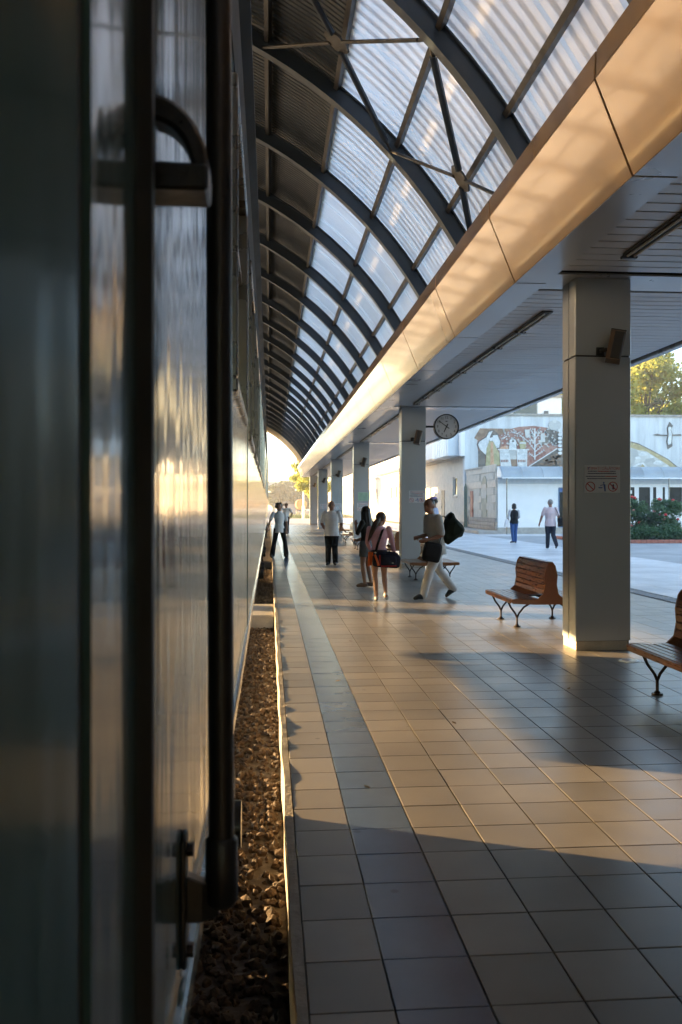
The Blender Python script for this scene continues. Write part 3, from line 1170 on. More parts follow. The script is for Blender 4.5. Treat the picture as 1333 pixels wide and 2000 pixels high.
def carriage(y0, y1, label, bogies, boxes, wins, near=False):
    car = thing('railway_carriage', label, 'train carriage', (XM, (y0 + y1) / 2, -0.155), 'green carriages of the standing train')
    zs, zh, zb, zt = 2.02, 3.02, 0.90, 3.46
    wall_with_windows(0.60 if near else y0, y1, wins, zb, zt, zs, zh, XW - 0.06, XW).build('side_wall', m_train, car)
    box('side_wall', m_train, XM * 2 - XW, XM * 2 - XW + 0.06, y0, y1, zb, zt, car)
    for a, b in wins:
        f = MB()
        e, q = 0.035, 0.014
        f.box(XW - .05, XW + q, a - e, b + e, zs - e, zs + .012)
        f.box(XW - .05, XW + q, a - e, b + e, zh - .012, zh + e)
        f.box(XW - .05, XW + q, a - e, a + .012, zs + .012, zh - .012)
        f.box(XW - .05, XW + q, b - .012, b + e, zs + .012, zh - .012)
        w = f.build('window', m_frame, car, bevel=0.006)
        MB().box(XW - .035, XW - .03, a + .01, b - .01, zs + .01, zh - .01).build('pane', m_glass, w)
        MB().box(XW - .03, XW - .012, a + .012, b - .012, zh - .36, zh - .33).build('glazing_bar', m_frame, w)
    # roof, ends, floor
    arc = []
    for i in range(15):
        t_ = math.pi * (i / 14)
        arc.append((XM + 1.515 * math.cos(t_), 3.461 + 0.68 * math.sin(t_) ** 0.8))
    MB().prism_y(arc, y0, y1).build('roof', m_roofm, car, smooth=True)
    MB().prism_y([(XW - .02, 3.50), (XW + .045, 3.56), (XW + .045, 3.62), (XW - .04, 3.64)], y0, y1).build('gutter', M('matte_dark', (0.018, 0.026, 0.028), .6, var=.2, scale=3, spec=.25), car)
    for ya, yb in ((y0 - .001, y0 + .05), (y1 - .05, y1 + .001)):
        MB().prism_y([(2 * XM - XW + .06, .9), (XW - .06, .9), (XW - .06, 3.46), (2 * XM - XW + .06, 3.46)], ya, yb).build('end_wall', m_train, car)
    box('underframe', m_under, 2 * XM - XW + .07, XW - .075, y0 + .1, y1 - .1, 0.84, 0.93, car)
    for ya, yb in ((y0 - .55, y0), (y1, y1 + .14)):
        pass
    for yc in bogies:
        bogie(car, yc)
    for ya, yb, zq, xa, xb in boxes:
        box('equipment_box', m_under, xa, xb, ya, yb, zq, 0.84, car, bevel=0.02)
    MB().tube([(XM, y0 - .28, .62), (XM, y0 + .6, .62)], .11, 10).build('coupler', m_under, car)
    MB().tube([(XM, y1 - .6, .62), (XM, y1 + .28, .62)], .11, 10).build('coupler', m_under, car)
    return car


w1 = [(2.97, 4.25), (5.2, 6.4), (7.1, 8.3), (9.0, 10.2), (10.9, 12.1), (12.8, 14.0), (14.7, 15.9), (16.6, 17.8), (18.5, 19.7)]
w2 = [(26.2 + 1.9 * i, 27.4 + 1.9 * i) for i in range(11)]
w3 = [(51.3 + 1.9 * i, 52.5 + 1.9 * i) for i in range(11)]
car1 = carriage(-3.2, 23.2, 'nearest dark green railway carriage with the black handrail in front', [2.85, 20.0],
                [(6.95, 10.35, .385, -1.9, -0.8), (10.52, 10.9, .36, -1.9, -.8), (16.4, 17.9, .0, -2.5, -.8), (22.0, 22.35, .05, -2.6, -.6)], w1, near=True)
carriage(23.9, 48.3, 'second dark green carriage, beside the woman leaning against the train', [28.2, 45.0],
         [(24.2, 24.7, .05, -2.6, -.6), (36.7, 40.1, .05, -2.5, -.8), (41.9, 42.7, .1, -2.4, -.9)], w2)
carriage(49.0, 73.4, 'farthest dark green carriage, at the far end of the train', [52.6, 69.6],
         [(58, 60, .2, -2.4, -.9)], w3)

# door edge, catch and handrail right beside the camera
MB().box(XW - .01, XW + .014, 0.800, 0.818, 0.92, 3.46).build('door_edge', m_rubber, car1)
door = MB().prism_z([(XW - .006, 0.585), (XW - .162, 0.05), (XW - .162, -.25), (XW - .24, -.25), (XW - .24, 0.07), (XW - .07, 0.63)], 0.92, 3.46).build('door', m_train, car1)
MB().box(XW - .055, XW - .006, 0.586, 0.599, 0.92, 3.46).build('door_seam', m_rubber, door)
box('side_wall', m_train, XW - 0.06, XW, -3.2, -.9, .9, 3.46, car1)
# door catch: flat bracket and curved hook
cat_ = MB()
arcp = []
for i in range(13):
    t_ = math.pi / 2 * i / 12
    arcp.append((XW + .004 + .057 * math.sin(t_), 1.925 + .080 * math.cos(t_)))
inner = []
for i in range(13):
    t_ = math.pi / 2 * (12 - i) / 12
    inner.append((XW + .004 + .040 * math.sin(t_), 1.925 + .055 * math.cos(t_)))
cat_.prism_y(arcp + inner, 0.865, 0.90)
hook = cat_.build('door_catch', m_black, car1, bevel=0.004)
MB().prism_y([(XW - .002, 1.908), (XW + .060, 1.908), (XW + .0605, 1.934), (XW - .002, 1.936)], 0.855, 0.91).build('catch_plate', m_black, hook, bevel=0.003)
for zz in (1.35, 1.62, 1.78, 2.12, 2.3, 2.5):
    MB().ellipsoid((XW + .001, .868, zz), .004, .006, .006, 8, 5).build('rivet', m_train, car1, smooth=True)
# handrail
ra, rbm = Vector((-0.0735, 1.21, 2.95)), Vector((-0.066, 1.21, 1.07))
hr = MB().tube([ra, ra.lerp(rbm, .5), rbm], 0.0178, 16).build('handrail', m_black, car1, smooth=True)
MB().tube([rbm + Vector((0, 0, .075)), rbm + Vector((0, 0, .07)), rbm + Vector((0, 0, -.012)), rbm + Vector((0, 0, -.02))], [.019, .0225, .0225, .017], 16).build('socket', m_black, hr, smooth=True)
br = MB()
pl = [(1.175, z) for z in ()]
n = 10
plate = [(1.21 + .022 * math.cos(a), 1.135 + .02 * math.sin(a)) for a in np.linspace(0, math.pi, n)] + \
        [(1.21 + .022 * math.cos(a), 0.985 + .02 * math.sin(a)) for a in np.linspace(math.pi, 2 * math.pi, n)]
br.prism_x(plate, XW, XW + .007)
br.loft([[(XW + .006, 1.20, 1.095), (XW + .006, 1.222, 1.095), (XW + .006, 1.222, 1.03), (XW + .006, 1.20, 1.03)],
         [(XW + .028, 1.20, 1.085), (XW + .028, 1.222, 1.085), (XW + .028, 1.222, 1.03), (XW + .028, 1.20, 1.03)],
         [(-.07, 1.195, 1.085), (-.07, 1.225, 1.085), (-.07, 1.225, 1.04), (-.07, 1.195, 1.04)]])
brk = br.build('bracket', m_black, hr, bevel=0.002)
for z in (1.128, 0.99):
    MB().disc((XW + .007, 1.21, z), (1, 0, 0), .010, .0095, .009, 6).build('bolt', m_iron, hr)
# second run of small details on the near wall
MB().box(XW - .001, XW + .004, 1.6, 23.1, 3.07, 3.49).build('matte_band', M('matte_dark', (0.018, 0.026, 0.028), .5, var=.2, scale=3), car1)  # matte dark band added to dull the bright roof reflection on the upper wall
for yv in (2.1, 4.75):
    MB().box(XW - .002, XW + .003, yv, yv + .012, .93, 3.44).build('panel_seam', m_train, car1)
MB().prism_y([(XW - .01, .905), (XW + .012, .905), (XW + .012, .955), (XW - .01, .96)], -3.2, 23.2).build('sill_rail', m_train, car1, bevel=.004)

# ================================================================== BENCHES
bench_parts = []
half = [(-.53, .372), (-.515, .392), (-.46, .400), (-.30, .388), (-.17, .395), (-.10, .46), (-.078, .58), (-.088, .70), (-.06, .82), (-.03, .862)]
prof_b = half + [(-x, z) for x, z in half[::-1]] + [(.50, .335), (.2, .322), (-.2, .322), (-.50, .335)]


def bench(loc, label, rz=0.0):
    b = thing('bench', label, 'bench', loc, 'double-sided wooden benches along the platform', rz)
    if not bench_parts:
        L = 0.675
        for s in (-1, 1):
            y0 = s * L - (.035 if s > 0 else 0)
            bench_parts.append(('end_panel', MB().prism_y(prof_b, y0, y0 + .035).mesh('end_panel', bevel=.004), m_wood))
        for s in (-1, 1):
            for i in range(5):
                x = s * (.195 + i * .071)
                z = .392 - .004 * (1 - abs(i - 2) / 2)
                bench_parts.append(('seat_slat', MB().box(x - .032, x + .032, -L + .036, L - .036, z - .022, z + .006).mesh('seat_slat', bevel=.006), m_wood))
            bench_parts.append(('front_rail', MB().box(s * .523 - .012, s * .523 + .012, -L + .036, L - .036, .338, .392).mesh('front_rail', bevel=.006), m_wood))
            for i in range(6):
                z = .455 + i * .067
                xo = [.112, .090, .086, .090, .086, .064][i]
                xt = [.088, .082, .088, .084, .066, .040][i]
                bench_parts.append(('back_slat', MB().prism_y([(s * xo, z), (s * xt, z + .055), (s * (xt - .022), z + .055), (s * (xo - .022), z)], -L + .036, L - .036).mesh('back_slat', bevel=.004), m_wood))
        bench_parts.append(('top_rail', MB().box(-.04, .04, -L + .036, L - .036, .857, .872).mesh('top_rail', bevel=.006), m_wood))
        for s in (-1, 1):
            for t_ in (-1, 1):
                y = t_ * .40
                lg = MB()
                f = (s * .37, y, .02)
                lg.tube([f, (s * .37, y, .12), (s * .395, y, .18), (s * .455, y, .26), (s * .49, y, .335)], .014, 7)
                lg.tube([(s * .37, y, .12), (s * .345, y, .18), (s * .28, y, .26), (s * .19, y, .315), (s * .14, y, .325)], .013, 7)
                lg.disc((s * .37, y, .004), (0, 0, 1), .05, .045, .014, 10)
                lg.disc((s * .37, y, .018), (0, 0, 1), .03, .018, .02, 10)
                bench_parts.append(('leg', lg.mesh('leg', smooth=True), m_iron))
        bench_parts.append(('underframe', MB().box(-.47, .47, -.42, -.385, .322, .345).box(-.47, .47, .385, .42, .322, .345).mesh('underframe'), m_iron))
    for nm, me, mt in bench_parts:
        put(nm, me, mt, b, local=True)
    return b


bench((3.63, 6.70, 0.004), 'wooden bench cut off by the right edge of the picture, nearest of all')
bench((3.62, 11.64, 0.004), 'sunlit orange-brown wooden bench just left of the nearest pillar')
bench((3.50, 18.90, 0.004), 'wooden bench behind the walking man, before the clock pillar')
bench((3.62, 25.10, 0.004), 'wooden bench seen between the girl in pink and the clock pillar')
bench((3.55, 31.9, 0.004), 'wooden bench before the third pillar, behind the two girls')
bench((3.62, 37.6, 0.004), 'wooden bench past the third pillar, right of the standing man')
bench((3.62, 44.6, 0.004), 'wooden bench before the fourth pillar, behind the standing man')

# ================================================================== PLAZA BUILDINGS
# long pale building parallel to the track
XB = 12.85
bld = thing('station_annex', 'long pale building with an overhanging eave, sunlit beyond the clock pillar', 'building', (18, 105, 0))
wins = [(80.0, 81.2), (83.6, 84.8), (87.2, 88.4), (90.8, 92.0), (103, 104.6), (111, 112.3), (117, 118.3), (123, 124.3)]
wall = MB()
ws = [(59.0, 60.4)] + wins
c = 56.7
for a, b_ in ws:
    wall.box(XB, XB + .4, c, a, 0, 4.85)
    wall.box(XB, XB + .4, a, b_, 0, 2.30)
    wall.box(XB, XB + .4, a, b_, 3.60, 4.85)
    c = b_
wall.box(XB, XB + .4, c, 190, 0, 4.85)
wall.build('wall', m_limestone, bld)
for a, b_ in ws:
    w = MB().box(XB + .10, XB + .16, a, b_, 2.30, 2.38).box(XB + .10, XB + .16, a, b_, 3.52, 3.60).box(XB + .10, XB + .16, a, a + .08, 2.38, 3.52).box(XB + .10, XB + .16, b_ - .08, b_, 2.38, 3.52).build('window', m_white, bld)
    MB().box(XB + .12, XB + .14, a + .08, b_ - .08, 2.38, 3.52).build('pane', m_glass, w)
    box('sill', m_limestone, XB - .08, XB - .002, a - .1, b_ + .1, 2.2, 2.295, bld)
box('ledge', m_limestone, XB - .15, XB + .38, 56.7, 190, 4.851, 5.05, bld)
box('upper_wall', m_wall, XB + .1, XB + .5, 56.7, 190, 5.051, 6.9, bld)
box('plinth', m_rough_stone, XB - .06, XB - .003, 56.7, 190, 0, .55, bld)
box('roof', m_concrete, XB - .3, XB + 12, 57.3, 190, 6.901, 7.1, bld)
# eave box, its near end clad in ribbed metal
ev = box('eave', m_wall, XB - 1.0, XB + .09, 62.3, 100, 5.06, 6.3, bld)
m_ribbed = M('ribbed_cladding', (0.62, 0.70, 0.76), 0.4, metal=0.2, var=0.05)
for i in range(14):
    y = 57.2 + i * .36
    box('cladding_strip', m_ribbed, XB - 1.04 - (.05 if i % 2 else 0), XB + .09, y, y + .355, 4.95, 6.6, bld)
# door with pale surround in the near stretch
dr_ = box('door', M('brown_door', (0.10, 0.07, 0.05), 0.5), XB - .03, XB - .004, 63.2, 64.4, 0.56, 2.75, bld)
MB().box(XB - .06, XB - .031, 64.25, 64.3, 1.4, 1.6).build('handle', m_black, dr_)

# stone-clad block with the mosaic wall above
stn = thing('stone_building', 'low block clad in pale limestone slabs beside the white kiosk', 'building', (16, 54, 0))
Y0s, Y1s = 48.78, 56.5
box('core', m_grout, XB + .08, 40, Y0s + 3.1, Y1s - .1, 0, 3.88, stn)
BW, BH = 0.84, 0.44
blk = MB().box(0, .07, .006, BW - .006, .006, BH - .006).mesh('stone_block', bevel=.006)
openings = [(50.9, 52.1, 0.95, 3.5), (54.3, 55.3, 0.95, 2.75)]
box('backing', m_limestone, XB + .050, XB + .079, Y0s, Y1s - .1, .2, 3.88, stn)
for r_ in range(7):
    for c_ in range(-1, 11):
        y = Y0s + c_ * BW + (BW / 2 if r_ % 2 else 0)
        z = 0.91 + r_ * BH
        if y < Y0s or y + BW > Y1s:
            continue
        if any(y < b_ and y + BW > a and z < zt - .1 for a, b_, zb, zt in openings):
            continue
        put('stone_block', blk, m_limestone, stn, loc=(XB, y, z))
pb = MB().box(0, .12, .008, .62 - .008, .006, .225).mesh('plinth_block', bevel=.02)
for r_ in range(3):
    for c_ in range(12):
        put('plinth_block', pb, m_rough_stone, stn, loc=(XB - .02, Y0s + c_ * .62 + (.2 if r_ % 2 else 0), .21 + r_ * .23))
# arched recess of weathered stone
nic = MB().prism_x([(50.92, .95), (52.08, .95), (52.08, 2.8)] + [(51.5 + .58 * math.cos(a), 2.8 + .6 * math.sin(a)) for a in np.linspace(0.15, math.pi - .15, 9)] + [(50.92, 2.8)], XB + .012, XB + .06)
nic.build('arched_panel', M('weathered_stone', (0.42, 0.38, 0.28), 0.85, var=0.2, scale=2, bump=.3), stn)
box('panel_slab', m_limestone, XB - .01, XB + .011, 50.95, 52.05, 2.05, 2.9, stn)
d_ = box('door', M('red_door', (0.24, 0.06, 0.05), 0.5), XB + .0, XB + .05, 54.4, 55.1, .22, 2.55, stn)
MB().box(XB - .03, XB - .001, 54.5, 54.55, 1.2, 1.4).build('handle', m_black, d_)
MB().tube([(XB - .12, 56.1, 0), (XB - .12, 56.1, 2.8), (XB - .12, 55.85, 3.0), (XB - .12, 55.6, 2.8), (XB - .12, 55.6, .1)], .05, 8).build('pipe', M('green_pipe', (.12, .18, .15), .5), stn)
box('step', m_concrete, XB - 1.1, XB - .03, 48.3, 58, .005, .20, stn, bevel=.02)
box('parapet', m_concrete, XB - .05, 40, Y0s + 3.05, Y1s - .15, 3.881, 3.98, stn)

# mosaic wall
YM_ = 56.6
mw = thing('mosaic_wall', 'tall pale wall with a brown and white folk mosaic and a stork relief', 'wall', (25, YM_, 0))
X0m = px_plane(908, 900, YM_)[0]
box('wall_slab', m_stained, X0m, 60, YM_, YM_ + .5, 2.6, 7.58, mw)
box('coping', m_rough_stone, X0m - .05, 60, YM_ - .12, YM_ + .6, 7.581, 7.72, mw)
box('corner_strip', m_white, X0m - .3, X0m - .01, YM_ - .15, YM_ + .4, 4.9, 7.5, mw)
mosaic_n = [0]


def mosaic(pts, mat, name, crop=0, up=0):
    if crop == 0:
        P = [(880 + u / 5.796, 790 + v / 5.796) for u, v in pts]
    else:
        P = [(1220 + u / 4.762, 680 + v / 4.762) for u, v in pts]
    q = [px_plane(x, y, YM_) for x, y in P]
    mosaic_n[0] += 1
    off = 0.012 + 0.012 * up + 0.0004 * mosaic_n[0]
    return MB().prism_y(q, YM_ - off, YM_ + .05).build(name, mat, mw)


mz_red = mosaic_material('mosaic_red', (0.26, 0.10, 0.07), (0.40, 0.24, 0.19), 5)
mz_brown = mosaic_material('mosaic_brown', (0.22, 0.14, 0.09), (0.36, 0.25, 0.17), 4)
mz_dark = mosaic_material('mosaic_dark', (0.10, 0.09, 0.08), (0.24, 0.20, 0.16), 3)
mz_white = mosaic_material('mosaic_white', (0.55, 0.57, 0.57), (0.74, 0.75, 0.74), 6)
mz_gold = mosaic_material('mosaic_gold', (0.38, 0.30, 0.15), (0.52, 0.44, 0.25), 5)
mz_olive = mosaic_material('mosaic_olive', (0.36, 0.33, 0.17), (0.50, 0.44, 0.26), 5)
mz_orange = mosaic_material('mosaic_orange', (0.50, 0.26, 0.14), (0.62, 0.40, 0.26), 5)
mz_pale = mosaic_material('mosaic_pale', (0.42, 0.42, 0.40), (0.60, 0.60, 0.57), 3)
mosaic([(270, 380), (335, 270), (690, 275), (780, 252), (950, 243), (1090, 262), (1220, 310), (1300, 420), (1300, 712), (315, 712), (315, 520), (300, 450), (310, 400)], mz_red, 'mosaic_field')
mosaic([(270, 380), (335, 271), (690, 276), (560, 345), (470, 300), (400, 350), (310, 405)], mz_brown, 'mosaic_roof', up=1)
mosaic([(880, 710), (1205, 500), (1300, 470), (1300, 710)], mz_dark, 'mosaic_hill', up=1)
mosaic([(872, 708), (1205, 492), (1212, 503), (888, 710)], mz_white, 'mosaic_line', up=2)
mosaic([(1090, 262), (1220, 310), (1300, 420), (1300, 470), (1100, 440), (1010, 470), (1080, 360)], mz_dark, 'mosaic_ridge', up=1)
mosaic([(315, 520), (395, 575), (395, 700), (315, 710)], mz_dark, 'mosaic_doorway', up=1)
mosaic([(298, 455), (318, 415), (400, 360), (430, 300), (490, 285), (545, 340), (575, 430), (560, 500), (400, 590), (330, 525)], mz_dark, 'mosaic_outline', up=1)
mosaic([(312, 455), (330, 420), (408, 372), (438, 310), (478, 300), (446, 365), (425, 470), (400, 570), (340, 515)], mz_white, 'mosaic_sleeve', up=2)
mosaic([(480, 350), (530, 345), (562, 420), (550, 490), (505, 495), (480, 430)], mz_white, 'mosaic_scarf', up=2)
mosaic([(438, 380), (490, 368), (496, 412), (445, 414)], mz_white, 'mosaic_headdress', up=3)
mosaic([(408, 495), (440, 415), (485, 420), (555, 560), (558, 690), (398, 700)], mz_olive, 'mosaic_dress', up=3)
mosaic([(455, 430), (480, 430), (492, 690), (450, 692)], mz_orange, 'mosaic_stripe', up=4)
mosaic([(555, 505), (580, 478), (630, 466), (685, 480), (700, 505)], mz_orange, 'mosaic_bread', up=2)
mosaic([(655, 505), (660, 400), (705, 370), (748, 400), (756, 505)], mz_dark, 'mosaic_outline', up=2)
mosaic([(664, 505), (670, 405), (705, 382), (740, 405), (746, 505)], mz_white, 'mosaic_loaf', up=3)
mosaic([(692, 425), (706, 395), (722, 425)], mz_dark, 'mosaic_detail', up=4)
mosaic([(790, 505), (773, 430), (800, 415), (835, 415), (858, 432), (845, 505)], mz_olive, 'mosaic_jug', up=3)
mosaic([(780, 445), (782, 428), (852, 428), (852, 445)], mz_white, 'mosaic_jug_rim', up=4)
mosaic([(664, 520), (748, 520), (748, 622), (664, 622)], mz_pale, 'mosaic_table_front', up=2)
mosaic([(668, 622), (748, 622), (748, 700), (700, 705)], mz_brown, 'mosaic_pot', up=3)
mosaic([(535, 505), (890, 505), (886, 519), (540, 519)], mz_white, 'mosaic_table_top', up=4)
mosaic([(555, 519), (660, 519), (692, 705), (568, 705)], mz_white, 'mosaic_cloth', up=3)
mosaic([(750, 519), (870, 519), (866, 705), (758, 705)], mz_white, 'mosaic_cloth', up=3)
for uu in (568, 762):
    for q in range(5):
        u = uu + q * 18
        mosaic([(u, 640), (u + 8, 622), (u + 16, 640), (u + 8, 658)], mz_red, 'mosaic_stitch', up=4)
    mosaic([(uu - 2, 545), (uu + 92, 545), (uu + 92, 551), (uu - 2, 551)], mz_pale, 'mosaic_stitch', up=4)
mosaic([(948, 625), (948, 270), (962, 270), (962, 625)], mz_white, 'mosaic_trunk', up=2)
for (a, b_, c_, e) in ((955, 600, 890, 555), (955, 520, 880, 420), (955, 450, 880, 350), (955, 360, 900, 280), (955, 540, 1030, 470), (955, 470, 1060, 400), (955, 400, 1020, 300), (955, 590, 1060, 520), (880, 420, 760, 330), (760, 330, 690, 310), (640, 360, 580, 390)):
    L = math.hypot(c_ - a, e - b_)
    nx, ny = -(e - b_) / L * 5, (c_ - a) / L * 5
    mosaic([(a + nx, b_ + ny), (c_ + nx * .4, e + ny * .4), (c_ - nx * .4, e - ny * .4), (a - nx, b_ - ny)], mz_white, 'mosaic_branch', up=2)
    for f in (.45, .7, .95):
        x, y = a + (c_ - a) * f, b_ + (e - b_) * f
        for s in (-1, 1):
            lx, ly = x + s * nx * 3.2 + (c_ - a) / L * 12, y + s * ny * 3.2 + (e - b_) / L * 12
            mosaic([(x, y), ((x + lx) / 2 + nx, (y + ly) / 2 + ny), (lx, ly), ((x + lx) / 2 - nx, (y + ly) / 2 - ny)], mz_white, 'mosaic_leaf', up=2)
mosaic([(838, 285), (892, 285), (896, 340), (912, 372), (850, 374)], mz_pale, 'mosaic_bird', up=2)
mosaic([(1022, 330), (1066, 325), (1068, 425), (1000, 432), (990, 410), (1020, 400)], mz_pale, 'mosaic_bird', up=2)
cc = [(1180 + 72 * math.cos(a), 235 + 60 * math.sin(a)) for a in np.linspace(0, 2 * math.pi, 20, endpoint=False)]
mosaic(cc, mz_pale, 'mosaic_sun', up=0)
for q in range(7):
    v = 300 + q * 42
    cc = [(1238 + 24 * math.cos(a), v + 18 * math.sin(a)) for a in np.linspace(0, 2 * math.pi, 10, endpoint=False)]
    mosaic(cc, mz_white, 'mosaic_bead', up=3)
dots = MB()
for q in range(120):
    u, v = rng.uniform(580, 1200), rng.uniform(268, 480)
    x_, z_ = px_plane(880 + u / 5.796, 790 + v / 5.796, YM_)
    w_ = rng.uniform(.04, .09)
    dots.prism_y([(x_ - w_, z_), (x_, z_ - w_), (x_ + w_, z_), (x_, z_ + w_)], YM_ - .05, YM_ + .02)
dots.build('mosaic_dots', mz_pale, mw)['kind'] = 'stuff'
dots = MB()
for q in range(70):
    u, v = rng.uniform(960, 1260), rng.uniform(520, 690)
    if v < 690 - (u - 900) * .58 + 40:
        continue
    x_, z_ = px_plane(880 + u / 5.796, 790 + v / 5.796, YM_)
    w_ = rng.uniform(.08, .2)
    dots.prism_y([(x_ - w_, z_), (x_ - .1, z_ - w_ * .6), (x_ + w_, z_ - .05), (x_ + .05, z_ + w_ * .6)], YM_ - .055, YM_ + .02)
dots.build('mosaic_stones', mz_brown, mw)['kind'] = 'stuff'
# right-hand arch and stork
mosaic([(-400, 1110), (-330, 960), (-200, 870), (-60, 840), (60, 868), (130, 888), (250, 948), (400, 1030), (500, 1110)], mz_dark, 'mosaic_outline', 1)
mosaic([(-390, 1110), (-320, 968), (-195, 880), (-60, 850), (60, 878), (130, 897), (250, 957), (395, 1036), (485, 1110)], mz_gold, 'mosaic_arch', 1, 1)
mosaic([(-300, 1110), (-250, 1000), (-100, 930), (60, 928), (120, 948), (200, 962), (330, 1042), (432, 1110)], mz_pale, 'mosaic_landscape', 1, 2)
mosaic([(60, 1110), (110, 1075), (170, 1062), (215, 1110), (190, 1110), (165, 1078), (120, 1090), (90, 1110)], mz_white, 'mosaic_path', 1, 3)
mosaic([(130, 1110), (165, 1082), (192, 1110)], mz_gold, 'mosaic_detail', 1, 3)
for cx_, cz_, w_ in ((170, 985, 40), (240, 1010, 30), (310, 1065, 45), (120, 1020, 26), (380, 1095, 26)):
    cc = [(cx_ + w_ * math.cos(a) * (1 + .25 * math.sin(3 * a)), cz_ + w_ * .45 * math.sin(a)) for a in np.linspace(0, 2 * math.pi, 14, endpoint=False)]
    mosaic(cc, mz_white, 'mosaic_cloud', 1, 3)
mosaic([(266, 806), (300, 796), (340, 805), (400, 806), (525, 800), (525, 815), (400, 818), (300, 814)], mz_dark, 'stork_outline', 1)
mosaic([(418, 686), (448, 722), (430, 760), (445, 800), (440, 870), (444, 912), (402, 940), (388, 872), (400, 806), (394, 742)], mz_dark, 'stork_outline', 1)
mosaic([(418, 730), (434, 742), (424, 762), (437, 800), (432, 868), (428, 890), (404, 900), (397, 872), (408, 806), (403, 742)], mz_white, 'stork_wings', 1, 2)
# small building on the roof behind
rb_ = thing('rooftop_house', 'small white house with a dark window above the mosaic wall', 'building', (19, 63, 7))
box('wall', m_white, 16.9, 20.9, 61, 65, 0, 9.4, rb_)
w = box('window', m_frame, 17.3, 19.1, 60.9, 60.99, 7.8, 9.0, rb_)
MB().box(17.37, 19.03, 60.86, 60.895, 7.87, 8.93).build('pane', m_glass, w)
MB().box(19.6, 19.9, 60.9, 60.99, 8.0, 8.4).build('vent', m_lamp, rb_)
box('roof', m_rough_stone, 16.7, 21.1, 60.7, 65.2, 9.401, 9.52, rb_)

# white kiosk with barrel awning
XK0, XK1, YK = 12.96, 36.0, 48.7
kio = thing('kiosk', 'white kiosk with a curved translucent awning in front of the mosaic wall', 'kiosk', (20, 50, 0))
kw = [(19.3, 21.05), (21.2, 21.98), (22.05, 22.35), (22.62, 22.87), (22.98, 23.9), (24.2, 25.6), (28.4, 30.0), (30.3, 32.0)]
kz0, kz1 = 1.15, 2.78
kb = MB()
kb.box(XK0, XK1, YK, YK + 3, .36, kz0)
kb.box(XK0, XK1, YK, YK + 3, kz1, 3.72)
c = XK0
for a, b_ in kw:
    kb.box(c, a, YK, YK + 3, kz0, kz1)
    c = b_
kb.box(c, XK1, YK, YK + 3, kz0, kz1)
kb.build('wall', m_white, kio)
box('interior', m_groove, 18.5, 34, YK + 1.2, YK + 1.25, .4, 3, kio)
for a, b_ in kw:
    f = MB().box(a, b_, YK - .02, YK + .06, kz1 - .1, kz1 + .02).box(a, b_, YK - .02, YK + .06, kz0 - .02, kz0 + .08)
    f.box(a, a + .05, YK - .02, YK + .06, kz0 + .08, kz1 - .1).box(b_ - .05, b_, YK - .02, YK + .06, kz0 + .08, kz1 - .1)
    w = f.build('window', m_white, kio)
    MB().box(a + .05, b_ - .05, YK + .02, YK + .03, kz0 + .08, kz1 - .1).build('pane', m_shopglass, w)
MB().box(20.55, 20.85, YK + .005, YK + .012, 2.3, 2.5).build('window_notice', m_sign, kio)
box('plinth', m_concrete, XK0 - .04, XK1, YK - .06, YK + 3, .003, .355, kio)
box('header', M('kiosk_header', (0.55, 0.58, 0.60), 0.5), XK0, XK1, YK - .05, YK - .002, 2.86, 3.19, kio)
# door with blue frame
dk = box('door', M('blue_frame', (0.08, 0.16, 0.30), 0.4), 16.5, 17.4, YK - .04, YK - .003, .36, 2.65, kio)
MB().box(16.55, 17.35, YK - .05, YK - .041, .41, 2.38).build('pane', m_shopglass, dk)
MB().box(16.57, 17.33, YK - .05, YK - .041, 2.42, 2.58).build('fanlight', m_signblue, dk)
nseg = 8
aw = 1.17
rg0 = []
ap = [(YK - .95 * math.sin(t_), 3.20 + .64 * math.cos(t_)) for t_ in np.linspace(0, math.pi / 2, nseg)]
ap2 = [(y - .012, z + .012) for y, z in ap]
am = MB().prism_x(ap + ap2[::-1], .015, aw - .015).mesh('awning_sheet', smooth=True)
ar = MB().prism_x([(y - .03, z + .03) for y, z in ap] + [(y + .02, z - .02) for y, z in ap[::-1]], -.02, .02).mesh('awning_rib')
m_awn = translucent_material('awning_sheet', (0.78, 0.82, 0.84), 0.04)
for i in range(17):
    put('awning_sheet', am, m_awn, kio, loc=(XK0 + i * aw, 0, 0))
    put('awning_rib', ar, M('awning_metal', (0.5, 0.52, 0.53), .4, metal=.5), kio, loc=(XK0 + i * aw, 0, 0))
box('awning_rail', m_white, XK0, XK0 + 17 * aw, YK - .99, YK - .93, 3.13, 3.20, kio)
MB().prism_x(ap + [(YK, 3.2)], XK0 - .05, XK0 - .03).build('awning_end', m_ribbed, kio)
MB().tube([(13.22, YK - .97, .01), (13.22, YK - .97, 3.15)], .035, 8).build('post', m_frame, kio)
MB().tube([(22.6, YK - .97, .01), (22.6, YK - .97, 3.15)], .035, 8).build('post', m_frame, kio)

